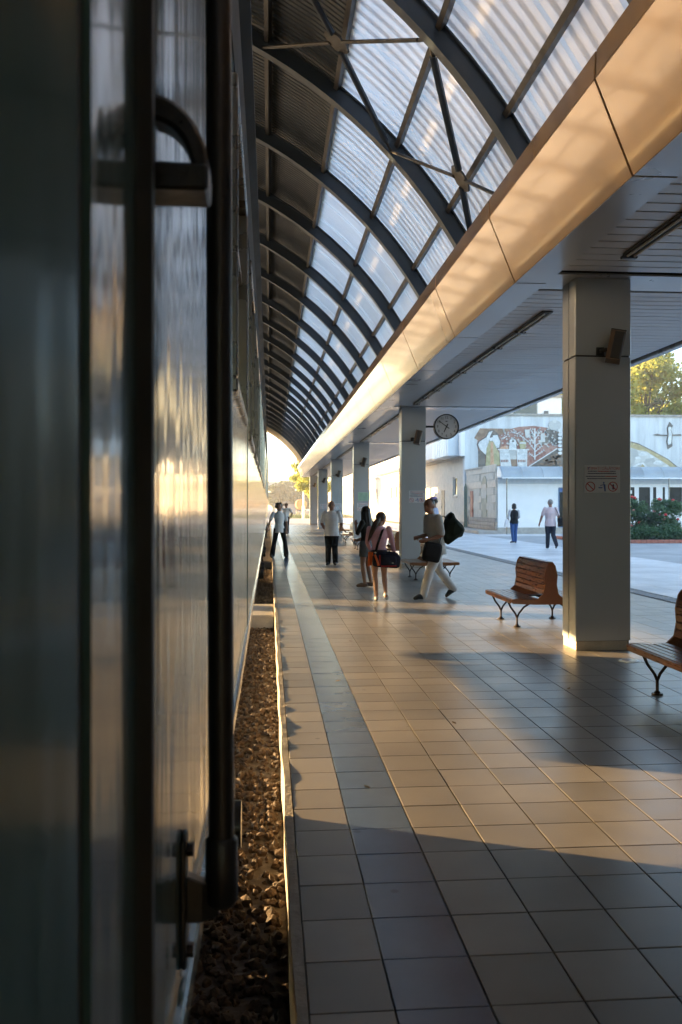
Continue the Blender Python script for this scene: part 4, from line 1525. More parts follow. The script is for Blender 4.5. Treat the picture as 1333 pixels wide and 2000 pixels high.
# ================================================================== VEGETATION
def leaves(name, clumps, per, size, mat, parent, spread=1.0, droop=0.0, aspect=0.55):
    """many small folded leaf quads gathered in clumps: clumps = [(centre, radius)]"""
    C = np.array([c for c, _ in clumps], float)
    rad = np.array([r for _, r in clumps], float)
    n = len(C) * per
    idx = np.repeat(np.arange(len(C)), per)
    d = rng.standard_normal((n, 3))
    d /= np.linalg.norm(d, axis=1)[:, None]
    rr = rng.uniform(0, 1, n) ** 0.45
    p = C[idx] + d * (rr * rad[idx])[:, None] * np.array([1, 1, .8])
    nrm = d + 0.8 * rng.standard_normal((n, 3)) + np.array([0, 0, .4])
    nrm /= np.linalg.norm(nrm, axis=1)[:, None]
    t_ = np.cross(nrm, rng.standard_normal((n, 3)))
    t_[:, 2] -= droop
    t_ /= np.linalg.norm(t_, axis=1)[:, None]
    b_ = np.cross(nrm, t_)
    s = size * rng.uniform(.6, 1.3, n)[:, None]
    V = np.stack([p - t_ * s, p + b_ * s * aspect, p + t_ * s, p - b_ * s * aspect], 1).reshape(-1, 3)
    me = bpy.data.meshes.new(name)
    me.vertices.add(len(V))
    me.vertices.foreach_set('co', V.ravel())
    me.loops.add(n * 4)
    me.loops.foreach_set('vertex_index', np.arange(n * 4))
    me.polygons.add(n)
    me.polygons.foreach_set('loop_start', np.arange(n) * 4)
    me.update()
    me.validate()
    return put(name, me, mat, parent)


m_leaf_y = leaf_material('leaf_yellow_green', (0.28, 0.31, 0.05), (0.42, 0.43, 0.11), .6)
m_leaf_g = leaf_material('leaf_green', (0.05, 0.085, 0.025), (0.10, 0.13, 0.035))
m_leaf_d = leaf_material('leaf_dark', (0.03, 0.09, 0.03), (0.06, 0.14, 0.05), .3)
m_leaf_r = leaf_material('leaf_rose', (0.05, 0.12, 0.05), (0.11, 0.20, 0.08), .4)


def tree(loc, h, crown_c, crown_r, label, mat, nclump=60, per=220, size=.16, group='trees around the station', droop=0, trunk_r=.25):
    t = thing('tree', label, 'tree', loc, group)
    x, y, z = loc
    cz = z + crown_c
    cl, limbs = [], []
    for i in range(nclump):
        d = rng.standard_normal(3)
        d /= np.linalg.norm(d)
        f = rng.uniform(.35, 1.0)
        c = np.array([x, y, cz]) + d * np.array(crown_r) * f
        cl.append((c, min(crown_r) * rng.uniform(.20, .34)))
        if i % 6 == 0:
            limbs.append(c)
    trk = MB().tube([(x, y, z), (x + .1, y, z + .35 * crown_c), (x - .05, y + .1, z + .7 * crown_c), (x, y, cz + crown_r[2] * .3)],
                    [trunk_r * 1.3, trunk_r, trunk_r * .8, trunk_r * .4], 9)
    for c in limbs:
        a = Vector((x, y, z + crown_c * rng.uniform(.5, .8)))
        e = Vector(c)
        trk.tube([a, a.lerp(e, .5) + Vector((0, 0, .2)), e], [trunk_r * .4, trunk_r * .25, trunk_r * .08], 6)
    trk.build('trunk', m_trunk, t, smooth=True)
    leaves('crown', cl, per, size, mat, t, droop=droop)
    return t


tree((23.4, 70, 0), 14, 9.0, (3.0, 2.8, 3.6), 'yellow-green tree peeping over the mosaic wall, left of the nearest pillar', m_leaf_y, 60, 260, .17)
tree((31.6, 71, 0), 18, 10.5, (4.6, 3.8, 5.6), 'tall sunlit yellow-green tree above the mosaic wall, right beside the nearest pillar', m_leaf_y, 120, 120, .20)
tree((38.5, 66, 0), 19, 10.5, (4.2, 3.6, 6.0), 'tall sunlit tree at the right edge, cut off by the picture', m_leaf_y, 120, 120, .20)
tree((37.0, 86, 0), 18, 10.0, (5.0, 4, 6.0), 'darker tree behind the two tall sunlit trees at the right', m_leaf_g, 70, 220, .2)
tree((5.3, 106, -.3), 10, 5.9, (2.6, 2.4, 3.1), 'pale willow-like tree hanging over the red signal at the far end', m_leaf_y, 120, 170, .15, droop=1.2, trunk_r=.18)
tree((3.6, 215, -.3), 8, 4.6, (4.4, 3, 3.6), 'hazy distant tree under the footbridge', m_leaf_g, 110, 120, .3)
tree((8.6, 235, -.3), 8, 3.4, (5.5, 3, 2.8), 'low hazy distant tree right of the footbridge pier', m_leaf_g, 100, 120, .3)
tree((-9.0, 240, -.3), 8, 4.0, (6, 3, 3.5), 'distant tree left of the footbridge, hidden by the train', m_leaf_g, 100, 120, .3)
tree((14.5, 245, -.3), 8, 3.8, (5, 3, 3.2), 'distant tree beyond the far end of the pale building', m_leaf_g, 100, 120, .3)

# flower bed with roses and juniper
bed = thing('flower_bed', 'flower bed with a low red brick edge on the plaza', 'flower bed', (17, 37.5, 0))
box('soil', m_soil, 13.9, 24, 36.0, 41, .004, .12, bed)
ke = MB().box(.004, .246, 0, .1, 0, .15).mesh('brick', bevel=.01)
for i in range(42):
    put('brick', ke, m_brick, bed, loc=(13.75 + i * .25, 35.88, .003))
ke2 = MB().box(0, .1, .004, .246, 0, .15).mesh('brick', bevel=.01)
for i in range(20):
    put('brick', ke2, m_brick, bed, loc=(13.75, 36.0 + i * .25, .003))
SH = ['low dark juniper at the left end of the flower bed, by the pillar', 'low dark juniper second from the pillar in the flower bed',
      'low dark juniper third from the pillar in the flower bed', 'low dark juniper at the right edge of the picture']
for i in range(4):
    x = 14.75 + i * 1.25
    t = thing('juniper', SH[i], 'shrub', (x, 36.7, .12), 'junipers in the flower bed')
    leaves('foliage', [((x + rng.uniform(-.6, .6), 36.7 + rng.uniform(-.35, .35), .35 + rng.uniform(-.12, .28)), .32) for _ in range(16)], 170, .06, m_leaf_d, t)
    MB().tube([(x, 36.7, .1), (x + .05, 36.7, .5)], [.04, .02], 6).build('stem', m_trunk, t)
m_rose = M('rose_red', (0.55, 0.03, 0.03), .5, var=.2)
m_rose2 = M('rose_pink', (0.6, 0.2, 0.2), .5, var=.2)
RL = ['leafy rose bush with red blooms next to the nearest pillar', 'rose bush with red blooms, second from the pillar',
      'tall rose bush with red and pink blooms, third from the pillar', 'rose bush with pink blooms, fourth from the pillar', 'dense rose bush at the right edge of the picture']
for i in range(5):
    x = 14.6 + i * .85
    yb = 38.3 + .5 * (i % 2)
    t = thing('rose_bush', RL[i], 'shrub', (x, yb, .12), 'rose bushes in the flower bed')
    hh = [1.75, 1.55, 1.85, 1.45, 1.8][i]
    cl = [((x + rng.uniform(-.5, .5), yb + rng.uniform(-.4, .4), .3 + (hh - .3) * rng.uniform(0, 1) ** .8), .27) for _ in range(28)]
    leaves('foliage', cl, 170, .055, m_leaf_r, t)
    st = MB()
    for c, r_ in cl[::2]:
        st.tube([(x + rng.uniform(-.1, .1), yb, .1), tuple(c)], [.012, .005], 5)
    st.build('stems', m_trunk, t)
    for c, r_ in cl[1::3]:
        b = MB().ellipsoid((c[0] + rng.uniform(-.15, .15), c[1] - .22, c[2] + .15), .075, .075, .06, 8, 5)
        b.build('bloom', m_rose if rng.uniform() < .6 else m_rose2, t)

# ================================================================== FAR END
m_grass = leaf_material('grass', (0.07, 0.12, 0.03), (0.13, 0.16, 0.05), .2)
tag(box('grass_strip', m_grass, 1.5, 14, 118, 170, -.30, -.25), kind='structure')
leaves('grass', [((rng.uniform(1.5, 14), rng.uniform(116, 150), -.2), .8) for _ in range(160)], 45, .16, m_grass, None, aspect=.2)
tag(bpy.data.objects['grass'], 'low rough grass beyond the end of the platform', 'grass', kind='stuff')
sg = thing('rail_signal', 'railway signal with a red light on a white post at the far end', 'signal', (4.66, 120, -.28))
MB().tube([(4.66, 120, -.28), (4.66, 120, 4.4)], [.14, .09], 10).build('post', m_white, sg)
MB().tube([(4.66, 120, -.28), (4.66, 120, 1.6)], .2, 10).build('post_base', m_white, sg)
MB().prism_y([(4.66 + .56 * math.cos(a), 5.0 + .78 * math.sin(a)) for a in np.linspace(0, 2 * math.pi, 24, endpoint=False)], 119.9, 120.0).build('target_board', m_black, sg)
MB().disc((4.66, 119.87, 5.1), (0, 1, 0), .22, .22, .03, 18).build('red_lamp', M('red_lamp', (0.5, 0.02, 0.02), .3, emit=(1, .05, .03, .9)), sg)
MB().tube([(4.66, 119.88, 5.12), (4.66, 119.55, 5.2)], [.26, .26], 12).build('visor', m_black, sg) if False else None
fb = thing('footbridge', 'grey concrete footbridge crossing the tracks in the far distance', 'bridge', (5, 225, 0))
box('deck', m_concrete, -40, 40, 224, 227, 6.55, 7.5, fb)
box('parapet', m_concrete, -40, 40, 224, 224.2, 7.501, 7.75, fb)
for x in (-14, 1.1, 16):
    box('pier', m_concrete, x - .35, x + .35, 225, 226, -.3, 6.0, fb)
    MB().prism_y([(x - .35, 5.6), (x + .35, 5.6), (x + 1.1, 6.54), (x - 1.1, 6.54)], 224.7, 226.4).build('pier_head', m_concrete, fb)
tw = thing('tank_wagon', 'small orange tank wagon standing beyond the grass', 'wagon', (6.8, 190, -.2))
MB().disc((6.8, 186, 1.9), (0, 1, 0), 1.15, 1.15, 8, 24).build('tank', M('tank_orange', (0.55, 0.25, 0.05), .5), tw)
box('wagon_frame', m_under, 5.8, 7.8, 185.6, 194.4, .55, .74, tw)
for y in (187, 193):
    for x in (6.0, 7.5):
        MB().disc((x, y, .25), (1, 0, 0), .45, .45, .1, 16).build('wheel', m_wheel, tw)
hb = thing('depot_shed', 'dark grey low depot shed in the far haze left of the orange wagon', 'building', (4, 205, 0))
box('wall', M('shed_wall', (0.22, 0.23, 0.25), .7), 2.2, 6.0, 200, 210, -.3, 2.0, hb)
MB().prism_y([(2.0, 2.0), (6.2, 2.0), (4.1, 2.9)], 199.7, 210.3).build('roof', m_roofm, hb)

# ================================================================== UNSEEN STATION ADDED BEHIND THE CAMERA TO BLOCK SKY LIGHT
hall = thing('unseen_hall', 'added unseen dark hall beside and behind the camera, keeping sky light off the near platform', 'building', (16, -20, 0))
box('wall', m_rough_stone, 8.2, 26, -46, 9.5, 0, 11, hall)
for i in range(9):
    w_ = box('window', m_frame, 8.10, 8.198, -44 + i * 5.4, -41 + i * 5.4, .6, 4.0, hall)
    MB().box(8.06, 8.099, -43.85 + i * 5.4, -41.15 + i * 5.4, .75, 3.85).build('pane', m_glass, w_)
box('roof', m_concrete, 7.6, 26.5, -46.5, 10, 11.001, 11.4, hall)
arc_solid(-64.5, 64.5, 30, RS, RS + .08, -46, YR0 - .1).build('rear_roof_sheet', m_dark_sheet, vault)  # plain unseen rear section, closing the sky off behind the camera
for kk in range(1, 12):
    put('rib', rib_me, m_rib, vault, loc=(0, YR0 - kk * PITCH, 0))
box('rear_canopy', m_slat, 2.6, 8.0, -46, YR0 - .05, 4.1, 5.0, canopy)
carriage(-28.3, -3.9, 'dark green carriage behind the camera', [-24.6, -7.5], [(-20, -12, .1, -2.5, -.8)], [(-26 + 1.9 * i, -24.8 + 1.9 * i) for i in range(10)])
# ================================================================== PEOPLE
def remeshed(mb, voxel, name, smooth_it=3):
    me = mb.mesh(name)
    ob = bpy.data.objects.new(name, me)
    COL.objects.link(ob)
    r_ = ob.modifiers.new('r', 'REMESH')
    r_.mode = 'VOXEL'
    r_.voxel_size = voxel
    r_.use_smooth_shade = True
    s = ob.modifiers.new('s', 'SMOOTH')
    s.factor = 0.5
    s.iterations = smooth_it
    dg = bpy.context.evaluated_depsgraph_get()
    out = bpy.data.meshes.new_from_object(ob.evaluated_get(dg))
    out.name = name
    bpy.data.objects.remove(ob)
    out.materials.clear()
    for p in out.polygons:
        p.use_smooth = True
    return out


def chain(mb, pts, rad, n=12):
    """limb with rounded ends through joints"""
    pts = [Vector(p) for p in pts]
    u0 = (pts[0] - pts[1]).normalized()
    u1 = (pts[-1] - pts[-2]).normalized()
    P = [pts[0] + u0 * rad[0] * .95, pts[0] + u0 * rad[0] * .7] + pts + [pts[-1] + u1 * rad[-1] * .7, pts[-1] + u1 * rad[-1] * .95]
    Rr = [rad[0] * .3, rad[0] * .72] + list(rad) + [rad[-1] * .72, rad[-1] * .3]
    mb.tube(P, Rr, n)


def ell_loft(mb, levels, n=20):
    """levels: (centre, rx, ry) stacked roughly along z"""
    mb.loft([[(c[0] + rx * math.cos(2 * math.pi * k / n), c[1] + ry * math.sin(2 * math.pi * k / n), c[2]) for k in range(n)] for c, rx, ry in levels])


BASE = dict(pelvis=(0, 0, .53), waist=(0, .002, .61), chest=(0, -.002, .72), neck=(0, -.008, .825), head=(0, .012, .928),
            sL=(-.108, -.008, .808), sR=(.108, -.008, .808), eL=(-.135, -.015, .635), eR=(.135, -.015, .635),
            wL=(-.142, .02, .495), wR=(.142, .02, .495), hL=(-.05, 0, .52), hR=(.05, 0, .52),
            kL=(-.054, .012, .285), kR=(.054, .012, .285), aL=(-.056, -.006, .045), aR=(.056, -.006, .045),
            tL=(-.066, .085, .018), tR=(.066, .085, .018), look=(0, 1, 0))


def fabric(name, col, rough=0.85, var=0.10):
    return M('fabric_' + name, col, rough, var=var, scale=9, bump=0.35, bscale=14, spec=0.2)


def skin_m(name, col):
    return M('skin_' + name, col, 0.5, var=0.08, scale=25, bump=0.03, spec=0.35)


def person(loc, rz, H, label, skin, J=None, fem=False, vox=0.008, shirt=None, trousers=None, skirt=None, shoes=None, hair=None,
           sleeve=0.6, flare=0.0, vest=None, collar=False, thick=1.0, untuck=False, group=None):
    j = dict(BASE)
    j.update(J or {})
    p = {k_: Vector(v) * H for k_, v in j.items() if k_ != 'look'}
    e = thing('person', label, 'person', loc, group, rz)
    w = (0.93 if fem else 1.0) * thick
    look = Vector(j['look']).normalized()
    ang = math.atan2(-look.x, look.y)
    pitch = math.asin(max(-1, min(1, look.z)))
    HR = Matrix.Rotation(ang, 3, 'Z') @ Matrix.Rotation(pitch, 3, 'X')
    S = lambda v: v * H

    def torso(mb, k_, lo=True, hi=True, hem=0):
        hipw = .098 if fem else .092
        L = []
        if lo:
            L += [(p['pelvis'] + Vector((0, 0, -.055 * H - hem * H)), S(hipw * (1.06 if hem else .86) * w) * k_, S((.077 if hem else .060) * w) * k_), (p['pelvis'], S(hipw * w) * k_, S(.068 * w) * k_)]
        L += [(p['waist'], S((.074 if fem else .082) * w) * k_, S(.058 * w) * k_), (p['chest'], S(.092 * w) * k_, S(.068 * w) * k_)]
        if hi:
            q = p['chest'].lerp(p['neck'], .62)
            L += [(q, S(.090 * w) * k_, S(.056 * w) * k_), (p['neck'] - Vector((0, 0, .006 * H)), S(.062 * w) * k_, S(.042 * w) * k_), (p['neck'] + Vector((0, 0, .014 * H)), S(.034 * w) * k_, S(.034 * w) * k_)]
        ell_loft(mb, L)
    # ---- body
    b = MB()
    torso(b, 0.92)
    chain(b, [p['neck'] - Vector((0, 0, .01 * H)), p['neck'].lerp(p['head'], .7)], [S(.034), S(.031)])
    hc = p['head']
    b.ellipsoid(hc + HR @ Vector((0, -.004 * H, .010 * H)), S(.051), S(.062), S(.061), 16, 11, HR)
    b.ellipsoid(hc + HR @ Vector((0, .014 * H, -.028 * H)), S(.040), S(.044), S(.045), 14, 9, HR)
    b.ellipsoid(hc + HR @ Vector((0, .062 * H, -.012 * H)), S(.0095), S(.012), S(.016), 8, 6, HR)
    b.ellipsoid(hc + HR @ Vector((0, .050 * H, -.036 * H)), S(.015), S(.008), S(.006), 8, 6, HR)
    for s in (-1, 1):
        b.ellipsoid(hc + HR @ Vector((s * .051 * H, -.004 * H, -.004 * H)), S(.006), S(.012), S(.018), 8, 6, HR)
    for s in 'LR':
        chain(b, [p['s' + s], p['s' + s].lerp(p['e' + s], .5), p['e' + s], p['e' + s].lerp(p['w' + s], .4), p['w' + s]],
              [S(.031 * w), S(.027 * w), S(.022 * w), S(.022 * w), S(.0145 * w)])
        d = (p['w' + s] - p['e' + s]).normalized()
        hd = p['w' + s] + d * S(.028)
        side = Vector((1 if s == 'L' else -1, 0, 0))
        side = (side - d * side.dot(d)).normalized()
        nrm = d.cross(side).normalized()
        chain(b, [p['w' + s], hd, p['w' + s] + d * S(.05)], [S(.013), S(.019), S(.019)])
        for q, (o_, l_) in enumerate(((-.016, .036), (-.0055, .043), (.0055, .041), (.016, .032))):
            a0 = p['w' + s] + d * S(.052) + nrm * S(o_)
            a1 = a0 + d * S(l_ * .55) + side * S(.004)
            a2 = a1 + (d * .8 + side * .6).normalized() * S(l_ * .5)
            chain(b, [a0, a1, a2], [S(.0058), S(.0054), S(.0045)], 8)
        th = p['w' + s] + d * S(.018) - nrm * S(.014) + side * S(.006)
        chain(b, [th, th + (d * .7 - nrm * .5 + side * .5).normalized() * S(.024), th + (d * .9 - nrm * .2 + side * .6).normalized() * S(.042)], [S(.007), S(.0062), S(.005)], 8)
        chain(b, [p['h' + s], p['h' + s].lerp(p['k' + s], .5), p['k' + s], p['k' + s].lerp(p['a' + s], .35), p['a' + s]],
              [S(.054 * w), S(.046 * w), S(.032 * w), S(.034 * w), S(.020)])
        chain(b, [p['a' + s] + Vector((0, -.012 * H, -.018 * H)), p['a' + s].lerp(p['t' + s], .6), p['t' + s]], [S(.022), S(.020), S(.015)])
    body = put('body', remeshed(b, vox, 'body'), skin, e, local=True)
    m_eye = M('eye_dark', (0.015, 0.012, 0.01), .3)
    for s in (-1, 1):
        MB().ellipsoid(hc + HR @ Vector((s * .019 * H, .0525 * H, .004 * H)), S(.0075), S(.004), S(.0045), 8, 5, HR).build('eye', m_eye, e, local=True)
        MB().ellipsoid(hc + HR @ Vector((s * .019 * H, .0535 * H, .018 * H)), S(.012), S(.004), S(.003), 8, 5, HR).build('eyebrow', m_eye, e, local=True)
    MB().ellipsoid(hc + HR @ Vector((0, .0575 * H, -.037 * H)), S(.013), S(.004), S(.0035), 8, 5, HR).build('mouth', M('lips', (.25, .08, .07), .5), e, local=True)
    # ---- clothes
    if shirt:
        g = MB()
        torso(g, 1.06 * (1.05 if untuck else 1), hem=.02 if untuck else 0)
        for s in 'LR':
            if sleeve <= 1:
                c_ = p['s' + s].lerp(p['e' + s], sleeve)
                chain(g, [p['s' + s], c_], [S(.037 * w), S(.036 * w)])
            else:
                chain(g, [p['s' + s], p['s' + s].lerp(p['e' + s], .5), p['e' + s], p['e' + s].lerp(p['w' + s], sleeve - 1)],
                      [S(.036 * w), S(.033 * w), S(.029 * w), S(.022 * w)])
        put('shirt', remeshed(g, .011, 'shirt'), shirt, e, local=True)
    if collar:
        g = MB()
        ell_loft(g, [(p['neck'] + Vector((0, 0, .000 * H)), S(.050), S(.048)), (p['neck'] + Vector((0, 0, .022 * H)), S(.041), S(.042))], 16)
        g.build('collar', shirt, e, smooth=True, local=True)
    if vest:
        g = MB()
        torso(g, 1.17, hem=.0)
        put('vest', remeshed(g, .011, 'vest'), vest, e, local=True)
    if trousers:
        g = MB()
        hipw = .098 if fem else .094
        ell_loft(g, [(p['pelvis'] + Vector((0, 0, -.06 * H)), S(hipw * .95 * w), S(.072 * w)), (p['pelvis'], S(hipw * 1.06 * w), S(.074 * w)), (p['pelvis'].lerp(p['waist'], .7), S(.088 * w), S(.066 * w))])
        for s in 'LR':
            a_ = p['a' + s]
            chain(g, [p['h' + s], p['h' + s].lerp(p['k' + s], .5), p['k' + s], p['k' + s].lerp(a_, .5), a_ + Vector((0, -.004 * H, -.004 * H))],
                  [S(.060 * w), S(.053 * w), S(.042 * w), S(.040 * w + flare * .5), S(.034 * w + flare)])
        put('trousers', remeshed(g, .010, 'trousers'), trousers, e, local=True)
    if skirt:
        g = MB()
        z1 = skirt[1]
        km = (p['kL'] + p['kR']) / 2
        pv = p['pelvis']
        ell_loft(g, [(pv.lerp(km, z1), S(.098), S(.078)), (pv.lerp(km, z1 * .5), S(.102), S(.078)), (pv, S(.102), S(.074)), (pv.lerp(p['waist'], .6), S(.086), S(.066))])
        put('skirt', remeshed(g, .010, 'skirt'), skirt[0], e, local=True)
    if shoes:
        for s in 'LR':
            g = MB()
            a_, t_ = p['a' + s], p['t' + s]
            dn = Vector((0, 0, -.020 * H))
            heel = a_ + (a_ - t_).normalized() * S(.018) + dn
            chain(g, [heel, a_ + dn * .8, a_.lerp(t_, .55), t_], [S(.023), S(.028), S(.026), S(.018)])
            g.box(*(v for pr in zip((min(heel.x, t_.x) - S(.022), min(heel.y, t_.y) - S(.01), min(heel.z, t_.z) - S(.014)), (0, 0, 0)) for v in ())) if False else None
            put('shoe', remeshed(g, .008, 'shoe'), shoes, e, local=True)
    # ---- hair
    if hair:
        mat, kind = hair
        g = MB()
        hm = lambda x, y, z: hc + HR @ (Vector((x, y, z)) * H)
        if kind == 'short':
            g.ellipsoid(hm(0, -.012, .022), S(.0545), S(.061), S(.058), 16, 10, HR)
        elif kind == 'cropped':
            g.ellipsoid(hm(0, -.016, .018), S(.0535), S(.058), S(.057), 16, 10, HR)
        elif kind == 'fringe':
            g.ellipsoid(hm(0, -.022, -.002), S(.0545), S(.051), S(.038), 16, 10, HR)
        elif kind == 'curly':
            for a in range(26):
                t_ = a * 2.4
                zz = -.02 + .075 * a / 26
                rr = math.sqrt(max(.05, 1 - ((zz - .015) / .065) ** 2))
                g.ellipsoid(hm(.048 * rr * math.cos(t_), -.016 + .05 * rr * math.sin(t_) * (1 if math.sin(t_) < 0 else .62), zz + .008), S(.024), S(.024), S(.022), 8, 6)
            g.ellipsoid(hm(0, -.012, .026), S(.054), S(.058), S(.054), 16, 10, HR)
        elif kind == 'bob':
            g.ellipsoid(hm(0, -.014, .012), S(.058), S(.060), S(.064), 16, 10, HR)
            ell_loft(g, [(hm(0, -.020, -.068), S(.056), S(.042)), (hm(0, -.018, -.03), S(.062), S(.050)), (hm(0, -.012, .01), S(.055), S(.05))], 16)
        elif kind in ('long', 'pony'):
            g.ellipsoid(hm(0, -.012, .018), S(.057), S(.064), S(.063), 16, 10, HR)
        if kind == 'long':
            for x, y, l_ in ((-.040, -.030, .20), (-.018, -.048, .23), (.018, -.048, .23), (.040, -.030, .20), (-.046, .006, .15), (.046, .006, .13), (0, -.052, .24)):
                chain(g, [hm(x, y, .0), hm(x * 1.12, y * 1.15, -l_ * .5), hm(x * 1.0, y * 1.2 - .006, -l_)], [S(.022), S(.024), S(.012)], 8)
        put('hair', remeshed(g, .009, 'hair', 2), mat, e, local=True)
        if kind == 'pony':
            for q in range(9):
                h_ = MB()
                f1, f2 = rng.uniform(-.03, .03), rng.uniform(-.03, .03)
                hw = lambda x, y, z: hc + Vector((x, y, z)) * H
                chain(h_, [hw(-.015, -.035, .015 + f1 * .3), hw(-.065 + f1 * .6, -.072, -.05 + f2), hw(-.10 + f1, -.085 + f2 * .5, -.13 + f1 * .6), hw(-.125 + f2, -.075 + f1 * .5, -.215 + f2 * 1.3)], [S(.024), S(.024), S(.018), S(.006)], 7)
                h_.build('hair_lock', mat, e, smooth=True, local=True)
    return e


sk_tan = skin_m('tan', (0.30, 0.155, 0.10))
sk_light = skin_m('light', (0.38, 0.21, 0.145))
fb_white = fabric('white', (0.80, 0.79, 0.80))
fb_black = fabric('black', (0.010, 0.010, 0.012))
fb_navy = fabric('navy', (0.018, 0.024, 0.042))
fb_jean = fabric('jeans', (0.035, 0.085, 0.24))
fb_pink = fabric('pink', (0.70, 0.42, 0.50))
fb_gray = fabric('grey', (0.46, 0.45, 0.43))
fb_stone = fabric('stone', (0.55, 0.54, 0.54))
fb_palepink = fabric('pale_pink', (0.60, 0.50, 0.53))
fb_blue = fabric('pale_blue', (0.38, 0.44, 0.62))
fb_dk = fabric('charcoal', (0.025, 0.025, 0.022))
fb_skirt = fabric('slate', (0.10, 0.105, 0.11))
fb_orange = fabric('orange', (0.55, 0.12, 0.03))
m_shoe = M('black_leather', (0.008, 0.008, 0.008), .35)
m_wshoe = M('white_trainers', (0.62, 0.60, 0.56), .6)
m_brshoe = M('brown_sandal', (0.12, 0.06, 0.035), .6)
hr_dark = M('hair_dark', (0.012, 0.009, 0.008), .45, var=.4, scale=60, stretch=(6, 6, 1))
hr_brown = M('hair_brown', (0.05, 0.025, 0.013), .42, var=.4, scale=60, stretch=(6, 6, 1))
hr_gray = M('hair_grey', (0.24, 0.23, 0.22), .6, var=.3, scale=50)
PI = math.pi
Z0 = 0.006

# woman by the train: feet apart, one hand against the carriage
person((0.30, 26.9, Z0), PI + .05, 1.69, 'person in white shirt and flared black trousers leaning against the train', sk_tan,
       dict(kL=(-.10, .03, .28), aL=(-.125, .02, .045), tL=(-.145, .11, .018), kR=(.09, .01, .285), aR=(.13, -.02, .045), tR=(.14, .06, .018),
            eR=(.175, .03, .66), wR=(.21, .10, .55), eL=(-.135, -.01, .64), wL=(-.13, .03, .50), head=(.01, .02, .925)),
       fem=True, vox=.010, shirt=fb_white, trousers=fb_black, shoes=m_shoe, hair=(hr_dark, 'curly'), sleeve=.75, flare=.016, collar=True, untuck=True)
# man farther away, one arm raised to his head
person((0.93, 48.6, Z0), PI - .2, 1.75, 'distant person in white shirt and black trousers with one arm raised', sk_tan,
       dict(eR=(.20, .02, .80), wR=(.10, .05, .92), eL=(-.19, -.03, .66), wL=(-.13, .02, .55), kL=(-.05, .03, .285), aL=(-.045, -.03, .05)),
       vox=.013, shirt=fb_white, trousers=fb_black, shoes=m_shoe, hair=(hr_dark, 'cropped'), sleeve=.6)
# man standing with his hands behind his back
person((1.66, 23.3, Z0), PI - .16, 1.73, 'person with white short-sleeved shirt and black trousers standing, hands behind back', sk_tan,
       dict(eL=(-.155, -.035, .64), wL=(-.115, -.085, .515), eR=(.155, -.035, .64), wR=(.08, -.095, .51), look=(-.12, 1, .05),
            kL=(-.05, .008, .285), kR=(.05, .008, .285)),
       vox=.010, shirt=fb_white, trousers=fb_black, shoes=m_shoe, hair=(hr_gray, 'fringe'), sleeve=.72, collar=True, thick=1.13, untuck=True)
# girl with long dark hair
person((1.89, 17.0, Z0), .95, 1.58, 'person with long dark hair and dark top beside the one in pink', sk_tan,
       dict(eL=(-.14, .05, .655), wL=(-.08, .10, .765), eR=(.13, .03, .64), wR=(.09, .11, .60), kL=(-.05, .02, .285), aL=(-.045, -.01, .045),
            kR=(.045, .0, .285), aR=(.04, -.05, .05), look=(.15, 1, -.1)),
       fem=True, vox=.009, shirt=fb_dk, skirt=(fb_skirt, .62), shoes=m_brshoe, hair=(hr_dark, 'long'), sleeve=1.1)
# girl in the pink hoodie, from behind
person((1.83, 14.5, Z0), -.10, 1.50, 'person in pink hoodie with a long brown ponytail, walking away', sk_light,
       dict(eR=(.150, .02, .645), wR=(.175, .07, .51), eL=(-.13, .05, .65), wL=(-.09, .12, .56), look=(.75, .75, -.38), head=(.025, .03, .915),
            kL=(-.045, .02, .285), aL=(-.03, .0, .045), tL=(-.035, .09, .016), kR=(.06, .06, .29), aR=(.075, -.045, .085), tR=(.085, .01, .022)),
       fem=True, vox=.008, shirt=fb_pink, skirt=(fabric('shorts', (.06, .05, .06)), .34), shoes=m_wshoe, hair=(hr_brown, 'pony'), sleeve=1.85, untuck=True)
# man walking to the left
person((2.86, 14.75, Z0), 1.92, 1.76, 'person in grey polo shirt and pale trousers striding to the left', sk_tan,
       dict(pelvis=(0, 0, .51), waist=(0, .012, .59), chest=(0, .03, .70), neck=(0, .052, .805), head=(0, .088, .905),
            sL=(-.105, .045, .79), sR=(.105, .045, .79), eL=(-.14, .03, .62), eR=(.13, .035, .62), wL=(-.10, .15, .585), wR=(.08, .16, .60),
            hL=(-.05, 0, .505), hR=(.05, 0, .505), kL=(-.05, .105, .285), aL=(-.05, .185, .05), tL=(-.055, .275, .022),
            kR=(.05, -.055, .275), aR=(.05, -.215, .09), tR=(.055, -.145, .02), look=(-.5, .85, -.05)),
       vox=.008, shirt=fb_gray, trousers=fb_stone, shoes=m_shoe, hair=(hr_dark, 'cropped'), sleeve=.85, collar=True, thick=1.05, untuck=True, flare=.004)
# man with a cap behind the clock pillar
cp = person((4.50, 23.6, Z0), 1.2, 1.84, 'person in lavender cap and pale blue shirt half hidden by the clock pillar', sk_tan, vox=.010,
            shirt=fb_blue, trousers=fb_navy, shoes=m_shoe, hair=(hr_dark, 'cropped'), sleeve=.7)
g = MB()
hcx = Vector(BASE['head']) * 1.84
g.ellipsoid(hcx + Vector((0, -.01, .06)), .098, .115, .085, 16, 9)
g.prism_z([(hcx.x - .075, hcx.y + .08), (hcx.x + .075, hcx.y + .08), (hcx.x + .05, hcx.y + .19), (hcx.x - .05, hcx.y + .19)], hcx.z + .045, hcx.z + .058)
g.build('cap', fabric('lavender', (.36, .30, .62)), cp, smooth=True, local=True)
